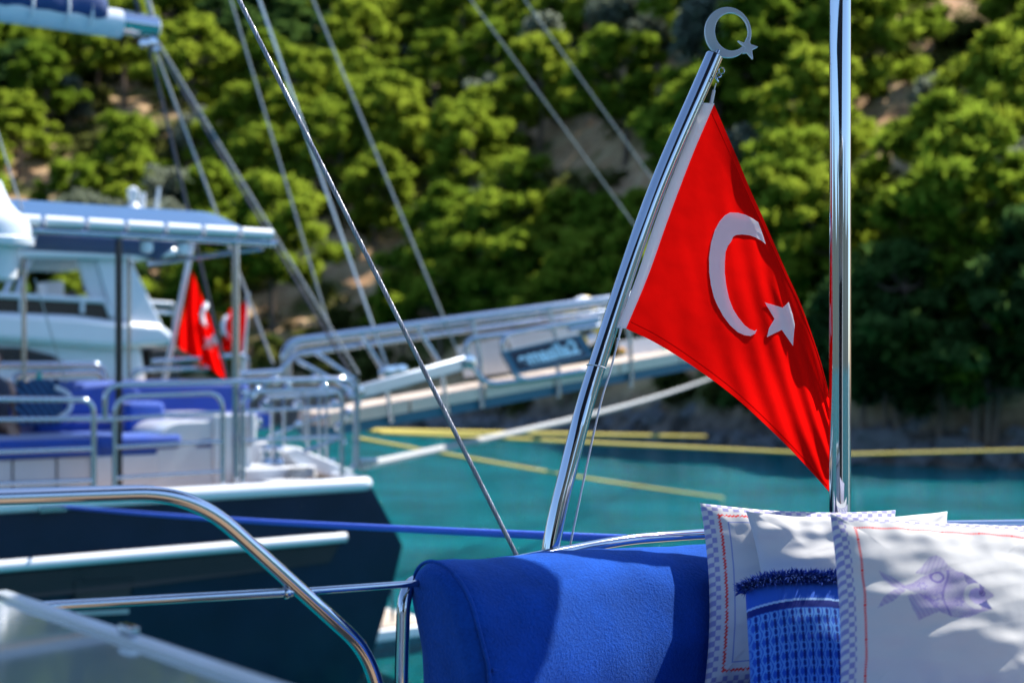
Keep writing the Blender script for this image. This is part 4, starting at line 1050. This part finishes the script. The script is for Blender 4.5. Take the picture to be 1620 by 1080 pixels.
p = L(225, 668, 2.5); box('lounge_cushion', p, bd * 1.3, bg * .5, Z3 * .09, M['boat_cushion'], yacht, .06)
p = L(220, 660, 1.7); box('dark_cushion', p, bd * .2, bg * .2, Z3 * .16, M['boat_cushion'], yacht, .05)
prism('rolled_cover', [L(100, 610, 2.5), L(210, 604, 2.5), L(228, 620, 2.5), L(205, 655, 2.5), L(110, 660, 2.5)], bg * .3, M['boat_cushion_lav'], yacht, .06)
rbox('stern_locker', 386, 742, 500, 768, .55, 1.1, 'white_soft', .04)
rbox('stern_step', 392, 700, 425, 745, 1.2, .5, 'panel_grey', .02, corners='')
prism('folded_gangplank', [L(452, 716, .7), L(470, 706, .7), L(560, 745, .7), L(552, 760, .7), L(480, 745, .7)], bg * .5, M['white_soft'], yacht, .02)
for x_ in (420, 438):
    MB().lathe(L(x_, 733, .7), [(.075, 0), (.07, .03), (.045, .06), (.045, .12), (.07, .15), (.06, .18), (.02, .19)], 16).build('winch', M['chrome'], yacht)
MB().lathe(L(398, 660, .62) - Z3 * .28, [(.045, 0), (.045, .30), (.02, .33)], 12).build('locker_post', M['white_soft'], yacht)
for k in range(5):
    MB().lathe(L(574 + (k % 3) * 9, 735 + (k // 3) * 6, .1), [(.01, 0), (.04, .02), (.04, .05), (.01, .07)], 10).build('mooring_fitting', M['chrome'], yacht)

for k, (x_, y_, lt) in enumerate(((406, 618, .3), (418, 640, .4), (436, 602, 1.4), (455, 612, 1.2), (470, 640, 1.5), (497, 600, 1.6), (512, 612, 1.2), (528, 640, .8), (550, 655, .3), (536, 676, .9), (408, 668, 1.0))):
    MB().lathe(L(x_, y_, lt) - Z3 * .05, [(.01, 0), (.045, .02), (.05, .07), (.03, .10), (.01, .11)], 12).build('stern_fitting', M['chrome'], yacht)
for a0, a1, lt, r_ in (((395, 632), (470, 560), 1.6, .03), ((470, 570), (545, 612), 1.5, .028), ((500, 558), (560, 600), 1.3, .025), ((425, 690), (520, 655), 1.3, .02), ((480, 715), (545, 690), .4, .02), ((566, 600), (566, 740), .05, .02)):
    tube('stern_strut', [L(*a0, lt), L(*a1, lt)], r_, M['steel'], yacht, 10)
for k in range(3): torus('rope_coil', L(478, 752 - 5 * k, .45), .13 - .01 * k, .02, (0, 0, 1), M['rope_grey'], yacht, 28)
box('cleat', L(505, 764, .12), bd * .11, bg * .02, Z3 * .02, M['chrome'], yacht, .01)
box('hatch_lid', L(452, 762, .35), bd * .2, bg * .14, Z3 * .02, M['panel_grey'], yacht, .01)
for x_ in (20, 90): box('bench_panel_joint', L(x_, 748, .795), bd * .006, bg * .004, Z3 * .16, M['dark'], yacht)
# ---------------------------------------------------------------- passerelle
NL, FL = 1.9, 2.65
def N_(px, py): return L(px, py, NL)
pas = thing('passerelle', N_(560, 690), 'raised gangway with steel handrails and a name sign reaching from the navy yacht', 'gangway')
a_, b_ = N_(520, 672), N_(1250, 540)
slope = (b_ - a_)
def seg(t0, t1, dz0, dz1, l0, l1, name, m, bevel=0):
    o = [a_ + slope * t0 + Z3 * dz0, a_ + slope * t1 + Z3 * dz0, a_ + slope * t1 + Z3 * dz1, a_ + slope * t0 + Z3 * dz1]
    return prism(name, [p + bg * l0 for p in o], bg * (l1 - l0), M[m], pas, bevel)
nseg = 7
for k in range(nseg): seg(k / nseg + .002, (k + 1) / nseg - .002, -.02, .12, 0, .75, 'tread_panel', 'teak_pale', .006)
seg(0, 1, -.14, -.024, .04, .71, 'under_beam', 'underside_shade')
def ptube(name, pts, r, lat=0, rad=.15, m='steel', parent=pas):
    return tube(name, rounded([L(x, y, NL + lat) for x, y in pts], rad), r, M[m], parent, 10)
for lat in (0, .75):
    ptube('handrail', [(449 + lat * 10, 600), (449 + lat * 10, 541 + lat * 8), (1230, 436 + lat * 9)], .042, lat, .3)
ptube('midrail', [(470, 560), (960, 492)], .034, .1)
for x_, y0_ in ((571, 528), (660, 516), (748, 505), (870, 489), (985, 473), (1110, 455)):
    for lat in (0, .75):
        ptube('stanchion', [(x_ - 2, y0_), (x_ + (38 if x_ < 700 else 12), y0_ + 62), (x_ + (48 if x_ < 700 else 14), y0_ + 140)], .028, lat, .15)
ptube('rail_loop', [(948, 508), (728, 537), (762, 610), (940, 586)], .034, -.03, .25)
ptube('rail_loop', [(948, 501), (786, 532), (815, 604), (940, 583)], .032, -.05, .25)
ptube('rail_loop', [(900, 522), (1000, 508)], .03, -.05)
bm_a, bm_b = L(560, 622, 1.55), L(737, 573, 1.75)
ax_ = (bm_b - bm_a); up_ = (Z3 - ax_.normalized() * ax_.normalized().z).normalized()
box('lifting_arm', (bm_a + bm_b) / 2, ax_ / 2, bg * .05, up_ * .075, M['alu'], pas, .015)
for q in (bm_a, bm_b, L(612, 590, 1.7), L(630, 588, 1.7)): MB().lathe(q - bg * .1, [(.02, 0), (.085, .01), (.085, .14), (.02, .15)], 14, bg).build('hinge_block', M['chrome'], pas)
prism('white_panel', [L(722, 549, 2.4), L(800, 534, 2.4), L(815, 588, 2.4), L(737, 597, 2.4)], bg * .03, M['panel_grey'], pas)
prism('white_panel', [L(800, 528, 2.45), L(905, 512, 2.45), L(915, 545, 2.45), L(815, 560, 2.45)], bg * .03, M['white_soft'], pas)
prism('side_panel', [L(980, 540, 2.5), L(1070, 528, 2.5), L(1090, 578, 2.5), L(985, 590, 2.5)], bg * .04, M['panel_grey'], pas)
prism('teal_flash', [L(1045, 541, 2.48), L(1068, 538, 2.48), L(1082, 566, 2.48), L(1058, 562, 2.48)], bg * .01, M['turquoise'], pas)
MB().lathe(L(984, 562, 1.85), [(.01, 0), (.05, .01), (.05, .08), (.02, .1)], 12).build('marker_lamp', M['orange'], pas)
# name sign
sq = [L(794, 557, 1.78), L(918, 529, 1.78), L(938, 562, 1.78), L(813, 590, 1.78)]
sg = prism('name_sign', sq, bg * .07, M['sign_frame'], pas, .01)
cs = sum(sq, Vector((0, 0, 0))) / 4
prism('sign_panel', [cs + (p - cs) * .86 - bg * .006 for p in sq], bg * .003, M['sign_dark'], sg)
for i in range(4):
    tube('sign_edge', [sq[i] - bg * .008, sq[(i + 1) % 4] - bg * .008], .014, M['sign_frame'], sg, 6)
fc = bpy.data.curves.new('sign_letters', 'FONT'); fc.body = 'emasila2'; fc.size = .27; fc.extrude = .004; fc.offset = .009; fc.align_x = 'CENTER'; fc.align_y = 'CENTER'; fc.space_character = 1.02
ft_ = bpy.data.objects.new('letters_curve', fc); col.objects.link(ft_); bpy.context.view_layer.update()
fm_ = bpy.data.meshes.new_from_object(ft_.evaluated_get(bpy.context.evaluated_depsgraph_get())); bpy.data.objects.remove(ft_); fm_.name = 'sign_letters'
fm_.materials.clear(); fm_.materials.append(M['sign_text'])
fo_ = bpy.data.objects.new('sign_letters', fm_); col.objects.link(fo_); fo_.parent = sg
xa = (sq[1] - sq[0]).normalized(); ya = (sq[0] - sq[3]); za = -bg
ya = (ya - za * ya.dot(za)) / .30; sh = Matrix(((xa.x, ya.x, za.x, 0), (xa.y, ya.y, za.y, 0), (xa.z, ya.z, za.z, 0), (0, 0, 0, 1)))
fm_.transform(Matrix.Translation(cs - bg * .014 - wloc(sg)) @ sh)
# life ring on the far handrail
lr = thing('life_ring', L(925, 545, 2.75), 'white and yellow life ring on the gangway left of the flagstaff', 'life ring')
lc = L(925, 508, 2.75); fx, fy = bd, Z3
for k in range(8):
    tube('band' if k % 2 else 'float', [lc + fx * .27 * math.cos(a) + fy * .27 * math.sin(a) for a in np.linspace(k * math.pi / 4, (k + 1) * math.pi / 4, 8)], .072 if k % 2 == 0 else .075, M['yellow' if k % 2 else 'white_soft'], lr, 10)

# mooring lines
rope('mooring_line', L(572, 737, .1), Vector((7.1, 52, 2.7)) if False else P(1125, 598, 44), .045, 'rope_grey', 'grey mooring line rising from the navy stern to the right', sag=.12, group='mooring lines')
e_ = P(1125, 598, 44); e2_ = P(1330, 548, 62)
tag(bpy.data.objects[[o.name for o in bpy.data.objects if o.name.startswith('mooring_line')][-1]], None)
tube('line_end', [e_, e2_], .045, M['rope_grey'], bpy.data.objects['mooring_line'], 8)
rope('mooring_line', P(585, 681, 19), P(1116, 690, 44), .036, 'rope_yellow', 'upper yellow mooring line ending on the rocks left of the flag', group='yellow mooring lines', sag=.0)
rope('mooring_line', P(600, 684, 19), P(1312, 718, 30), .028, 'rope_yellow', 'middle yellow mooring line passing behind the flag tip', group='yellow mooring lines')
rope('mooring_line', P(1305, 719, 30), P(1760, 708, 42), .03, 'rope_yellow', 'yellow mooring line stretched right of the upright pole before dark rocks', group='yellow mooring lines')
rope('mooring_line', P(560, 692, 18), P(1145, 787, 35.3), .024, 'rope_yellow', 'lowest yellow mooring line dipping into the water', group='yellow mooring lines', sag=.05)
bl = L(105, 801, -.06)
rp_a, rp_b = bl, P(1005, 853, 4.35)
tag(tube('blue_rope', [rp_a + (rp_b - rp_a) * (k / 30) - Z3 * .02 * math.sin(math.pi * k / 30) for k in range(31)], .0145, M['rope_blue'], None, 10), 'bright blue braided rope from the navy hull to the sofa', 'rope')

# ---------------------------------------------------------------- small flags
def small_flag(label, top, bot, tl, tr, br, bl_, Y, moon, star_, r=.035):
    st_ = thing('flagstaff', P(*bot, Y), label[0], 'flagstaff'); tube('pole_tube', [P(*bot, Y), P(*top, Y)], [r, r * .9], M['white_soft'], st_, 12)
    MB().lathe(P(*top, Y), [(r * .9, 0), (r * 1.3, r), (r * .4, r * 2)], 12).build('truck', M['chrome'], st_)
    fl_ = thing('flag', P(*bl_, Y), label[1], 'flag')
    tl, tr, br, bl_ = (np.array(q, float) for q in (tl, tr, br, bl_))
    def dep(u, v): return Y - .04 + .10 * math.sin(u * 9 + v * 4) * u + .05 * math.sin(u * 17 - v * 6) * (.3 + v)
    def fn(u, v):
        p = (1 - u) * (1 - v) * tl + u * (1 - v) * tr + u * v * br + (1 - u) * v * bl_
        return P(*p, dep(u, v))
    MB().grid(fn, 40, 30).build('cloth', M['flag_red'], fl_)
    def deco(name, poly):
        vs_ = []; 
        for x, y in poly:
            best = min(((u / 20, v / 20) for u in range(21) for v in range(21)), key=lambda q: np.hypot(*(((1 - q[0]) * (1 - q[1]) * tl + q[0] * (1 - q[1]) * tr + q[0] * q[1] * br + (1 - q[0]) * q[1] * bl_) - np.array((x, y)))))
            vs_.append(P(x, y, dep(*best) - .03))
        bm = bmesh.new(); f_ = bm.faces.new([bm.verts.new(tuple(q)) for q in vs_]); bmesh.ops.triangulate(bm, faces=[f_])
        b = MB(); idx = {v: i for i, v in enumerate(bm.verts)}; b.add([tuple(v.co) for v in bm.verts], [tuple(idx[v] for v in f.verts) for f in bm.faces]); bm.free()
        b.build(name, M['flag_white'], fl_, solid=.004)
    if moon: deco('crescent', moon)
    if star_: deco('star', star_)
small_flag(('white leaning flagstaff behind the bimini posts', 'red flag with white crescent between the two bimini posts'), (304, 386), (258, 612), (304, 428), (332, 505), (358, 600), (281, 548), 17.6,
           [(326, 476), (319, 484), (316, 497), (318, 510), (326, 518), (331, 516), (325, 508), (323, 496), (326, 486), (331, 482)],
           [(323, 532), (331, 536), (338, 528), (338, 538), (346, 543), (338, 546), (336, 556), (330, 549), (321, 551), (326, 542)])
small_flag(('thin flagstaff right of the silver bimini post', 'small red flag hanging right of the silver bimini post'), (392, 468), (384, 590), (390, 476), (362, 490), (350, 552), (386, 560), 22.5,
           [(366, 495), (355, 500), (349, 512), (351, 528), (360, 536), (366, 534), (358, 526), (356, 514), (360, 503)], None, .03)
b2 = MB()

# ---------------------------------------------------------------- white motor yacht behind
mO = Vector(((285 - HX) / F * 24.0, 24.0, 0))
def Mp(px, py, lat): return onplane(px, py, mO + bg * lat, bd)
my = thing('motor_yacht', Mp(100, 570, 2.2) * 1 - Z3 * Mp(100, 570, 2.2).z, 'white flybridge motor yacht behind the navy yacht', 'yacht')
def mpr(name, pts, lat, depth, m, parent=my, bevel=.04): return prism(name, [Mp(x, y, lat) for x, y in pts], bg * depth, M[m], parent, bevel)
hb2 = MB()
def mh_(q, z, side):
    s = -.2 * (1 - z / 2.2) + 15 * q; tp_ = max(0, (s - 7) / 8); lat = .25 * (1 - z / 2.2) + 2.1 * tp_ ** 2
    p = mO - bd * s + bg * (lat if side == 0 else 4.4 - lat) + Z3 * (z + .6 * tp_); return p
for side in (0, 1): hb2.grid(lambda q, w: mh_(q, -.3 + 2.9 * w, side), 14, 6)
hb2.grid(lambda q, w: mh_(0, -.3 + 2.9 * w, 0) * (1 - q) + mh_(0, -.3 + 2.9 * w, 1) * q, 4, 6)
hb2.build('hull', M['white'], my)
mpr('main_deck', [(-160, 600), (290, 605), (290, 612), (-160, 612)], .1, 4.2, 'teak_pale')
mpr('cabin_side', [(-160, 518), (150, 532), (225, 545), (235, 606), (-160, 606)], .35, 3.6, 'white', bevel=.12)
mpr('saloon_window', [(-160, 545), (35, 550), (85, 562), (118, 582), (-160, 580)], .30, .03, 'smoke')
mpr('flybridge_side', [(-160, 486), (120, 498), (180, 506), (255, 512), (278, 528), (272, 546), (180, 552), (-160, 528)], .12, 4.1, 'white', bevel=.14)
mpr('wind_screen', [(-160, 462), (160, 477), (176, 500), (172, 506), (-160, 492)], .2, .04, 'smoke', bevel=0)
tube('screen_rail', [Mp(-160, 458, .18), Mp(165, 476, .18), Mp(176, 500, .18)], .045, M['white_soft'], my)
for x_ in (34, 130): tube('screen_post', [Mp(x_, 468, .17), Mp(x_, 495, .17)], .04, M['white_soft'], my, 8)
for lat in (.25, 3.9):
    mpr('arch_fin', [(152, 408), (206, 408), (258, 514), (178, 505)], lat, .14, 'white')
    mpr('arch_pillar', [(122, 410), (152, 408), (176, 500), (140, 470)], lat + .05, .1, 'panel_grey')
mpr('hardtop', [(28, 384), (60, 379), (230, 384), (284, 392), (284, 404), (230, 411), (60, 408), (34, 408)], .1, 4.0, 'white', bevel=.06)
for x_ in (-4, 14):
    tube('wind_strut', [Mp(x_, 500, .3), Mp(x_ + 36, 402, .3)], .05, M['alu'], my)
mpr('helm_console', [(72, 446), (102, 444), (102, 500), (72, 500)], 1.6, .5, 'white_soft')
for y_ in (478, 492): tube('stern_rail', [Mp(235, y_, .3), Mp(276, y_ + 3, .3), Mp(276, y_ + 3, 3.9)], .035, M['white_soft'], my)
tube('stern_post', [Mp(276, 478, .3), Mp(276, 520, .3)], .03, M['steel'], my)
mpr('cockpit_shadow_block', [(236, 552), (282, 548), (286, 604), (236, 606)], .8, 3.0, 'dark')  # dark block in place of the shade inside the cockpit
tube('antenna', [Mp(240, 386, 2), Mp(252, 296, 2)], [.05, .03], M['white_soft'], my, 8)
tube('antenna', [Mp(222, 386, 1), Mp(226, 305, 1)], [.06, .05], M['white_soft'], my, 8)
MB().lathe(Mp(211, 388, .8), [(.05, 0), (.05, .5), (.13, .52), (.14, .62), (.06, .74), (.09, .8), (.1, .95), (.03, 1.0)], 16).build('satellite_dome', M['white_soft'], my)
for x_ in (150, 200): MB().lathe(Mp(x_, 386, .4) , [(.08, 0), (.09, .1), (.03, .2)], 12).build('roof_lamp', M['white_soft'], my)

# ---------------------------------------------------------------- people
def person(loc, face, shirt, label, arm=None):
    """seated figure: one skinned body; hair and clothing are children"""
    root = thing('person', loc, label, 'person'); f = Vector(face).normalized(); r = Vector((f.y, -f.x, 0)); o = Vector((0, 0, 0))
    def pt(x, y, z): return r * x + f * y + Z3 * z
    V, E, R = [], [], []
    def chain(pts, start=None):
        k = start
        for (p, rad) in pts:
            V.append(pt(*p)); R.append(rad); 
            if k is not None: E.append((k, len(V) - 1))
            k = len(V) - 1
        return k
    pel = chain([((0, 0, .10), .135)])
    ch = chain([((0, -.01, .25), .12), ((0, 0, .42), .135)], pel)
    nk = chain([((0, .01, .56), .055), ((0, .03, .63), .062), ((0, .045, .70), .088), ((0, .04, .78), .085), ((0, .02, .84), .06)], ch)
    hd = len(V) - 3; chain([((0, .135, .70), .022)], hd)
    for s in (-1, 1):
        sh_ = chain([((s * .17, 0, .49), .062)], ch)
        if arm and s == arm: e = chain([((s * .36, .02, .40), .045), ((s * .58, .06, .42), .034), ((s * .66, .07, .42), .03)], sh_)
        else: e = chain([((s * .23, .03, .24), .045), ((s * .17, .24, .16), .034), ((s * .13, .32, .15), .03)], sh_)
        for k in range(4): 
            b = V[e]; d = (V[e] - V[e - 1]).normalized(); w = d.cross(Z3).normalized()
            V.append(b + d * (.05 + .01 * (k in (1, 2))) + w * (.022 - .015 * k)); R.append(.009); E.append((e, len(V) - 1))
            V.append(V[-1] + d * .03 - Z3 * .012); R.append(.008); E.append((len(V) - 2, len(V) - 1))
        V.append(V[e] + (V[e] - V[e - 1]).normalized() * .02 + Z3 * .035); R.append(.010); E.append((e, len(V) - 1))
        lg = chain([((s * .10, .05, .08), .095), ((s * .12, .42, .10), .065), ((s * .12, .46, -.30), .045), ((s * .12, .58, -.34), .035)], pel)
    me = bpy.data.meshes.new('body'); me.from_pydata([tuple(v) for v in V], E, []); ob = bpy.data.objects.new('body', me); col.objects.link(ob); ob.parent = root
    sk = ob.modifiers.new('skin', 'SKIN'); 
    for i, d in enumerate(me.skin_vertices[0].data): d.radius = (R[i], R[i]); d.use_root = i == 0
    ob.modifiers.new('sub', 'SUBSURF').render_levels = 2; me.materials.append(M['skin']); sk.use_smooth_shade = True
    W = wloc(root)
    MB().lathe(W + pt(0, 0, .02), [(.02, 0), (.17, .02), (.175, .10), (.165, .25), (.185, .40), (.17, .49), (.10, .55), (.06, .57)], 20).build('shirt', M[shirt], root)
    hm = MB(); c = W + pt(0, .02, .755)
    hm.grid(lambda u, v: c + (r * (math.cos(u * 2 * math.pi) * math.sin(v * 1.75)) * .098 + f * (math.sin(u * 2 * math.pi) * math.sin(v * 1.75) * .105 - .018) + Z3 * (math.cos(v * 1.75) * .115)), 20, 10).build('hair', M['hair'], root, solid=.012)
    for s in (-1, 1): MB().lathe(W + pt(s * .034, .122, .735), [(.002, 0), (.011, .004), (.002, .010)], 8, f).build('eye', M['dark'], root)
    return root
person(L(-14, 690, 2.1), Vector((.5, -.8, 0)), 'shirt_dark', 'dark haired person sitting at the left edge, arm along the blue cushion', arm=1)
pa = Mp(112, 500, 1.9); person(pa - Z3 * .42, Vector((-.7, -.6, 0)), 'shirt_dark', 'person at the flybridge behind the dark screen, beside the console')
pb = Mp(150, 500, 1.9); person(pb - Z3 * .42, Vector((-.7, -.6, 0)), 'shirt_white', 'person at the flybridge against the pale arch pillar')

# striped beach bag and bottle on the navy yacht's bench
def stripe_mat():
    m = bpy.data.materials.new('striped_canvas'); m.use_nodes = True; N, Lk = m.node_tree.nodes, m.node_tree.links; b = N['Principled BSDF']; b.inputs['Roughness'].default_value = .9
    tc = N.new('ShaderNodeTexCoord'); w = N.new('ShaderNodeTexWave'); w.inputs['Scale'].default_value = 6.5; w.inputs['Distortion'].default_value = .3; w.bands_direction = 'DIAGONAL'
    Lk.new(tc.outputs['Object'], w.inputs['Vector']); mr = N.new('ShaderNodeMapRange'); mr.inputs['From Min'].default_value = .82; mr.inputs['From Max'].default_value = .92; Lk.new(w.outputs['Fac'], mr.inputs['Value'])
    mx = N.new('ShaderNodeMix'); mx.data_type = 'RGBA'; mx.inputs[6].default_value = (.01, .03, .09, 1); mx.inputs[7].default_value = (.08, .22, .42, 1); Lk.new(mr.outputs[0], mx.inputs[0]); Lk.new(mx.outputs[2], b.inputs['Base Color']); return m
M['striped'] = stripe_mat()
bgp = L(62, 672, 1.6); bag = thing('beach_bag', bgp, 'navy striped beach bag with white handle on the yacht bench', 'bag')
bb = MB()
def bagf(u, v):
    a = 2 * math.pi * u; ex = .19 + .03 * math.sin(v * 3); ey = .10 * (1 - .45 * v)
    c_, s_ = math.cos(a), math.sin(a)
    return bgp + bd * (ex * math.copysign(abs(c_) ** .6, c_)) + bg * (ey * math.copysign(abs(s_) ** .6, s_)) + Z3 * (v * .42 + .02 * math.sin(a * 3) * v)
bb.grid(bagf, 32, 12).build('bag_body', M['striped'], bag, solid=.01)
MB().add([bagf(k / 24, .02) for k in range(24)], [tuple(range(24))]).build('bag_base', M['striped'], bag)
tube('handle', rounded([bgp + bd * .12 + Z3 * .36 - bg * .09, bgp + bd * .26 + Z3 * .30 - bg * .12, bgp + bd * .27 + Z3 * .14 - bg * .12, bgp + bd * .14 + Z3 * .06 - bg * .11], .1), .025, M['white_cord'], bag)
bt = thing('bottle', bgp + Z3 * .30 - bd * .02, 'turquoise bottle sticking out of the striped beach bag', 'bottle')
q = bgp + Z3 * .30 - bd * .0; MB().lathe(q, [(.036, 0), (.04, .02), (.04, .15), (.02, .18)], 16).build('bottle_body', M['turquoise'], bt)
MB().lathe(q + Z3 * .18, [(.02, 0), (.024, .005), (.024, .03), (.01, .035)], 14).build('bottle_cap', M['turquoise'], bt)

# ---------------------------------------------------------------- hills added behind the camera to darken reflections in the steel
fh = MB()
def ridge(u, v):
    a = math.radians(-20) + math.radians(-140) * 0 + (math.pi * 1.15) * u + math.radians(168)
    rad = 560 + 60 * noise.noise(Vector((math.cos(a) * 2, math.sin(a) * 2, 0))) + 420 * v
    h = (-2 if v == 0 else 0) + 150 * (1 - (1 - v) ** 1.6) * (.8 + .5 * noise.noise(Vector((math.cos(a) * 3, math.sin(a) * 3, 4)))) + 5 * noise.noise(Vector((math.cos(a) * 14, math.sin(a) * 14, v * 6))) * v
    return (math.cos(a) * rad, math.sin(a) * rad + 10, h)
fh.grid(ridge, 120, 16)
M['far_green'] = mat('wooded_slope', (.05, .065, .05), .95, 0, var=.5, scale=.03, bump=1, bscale=.2)
tag(fh.build('added_far_hills', M['far_green']), 'unseen wooded hills added behind the camera to darken steel reflections', kind='structure')

# ---------------------------------------------------------------- unseen house behind the camera, added for dark reflections in the steel
dh = thing('added_deckhouse', (.1, -3.2, 1.965), 'unseen house with dark glass doors added for reflections in the steel', 'added_deckhouse')
box('house_wall', (.1, -3.2, 3.35), (2.3, 0, 0), (0, .75, 0), (0, 0, 1.38), M['panel_grey'], dh, .05)
for x_ in (-1.2, -.35, .5, 1.35): box('glass_door', (x_, -2.43, 3.0), (.39, 0, 0), (0, .02, 0), (0, 0, .95), M['smoke'], dh)
box('house_roof', (.1, -2.9, 4.79), (2.5, 0, 0), (0, 1.3, 0), (0, 0, .05), M['white'], dh, .03)
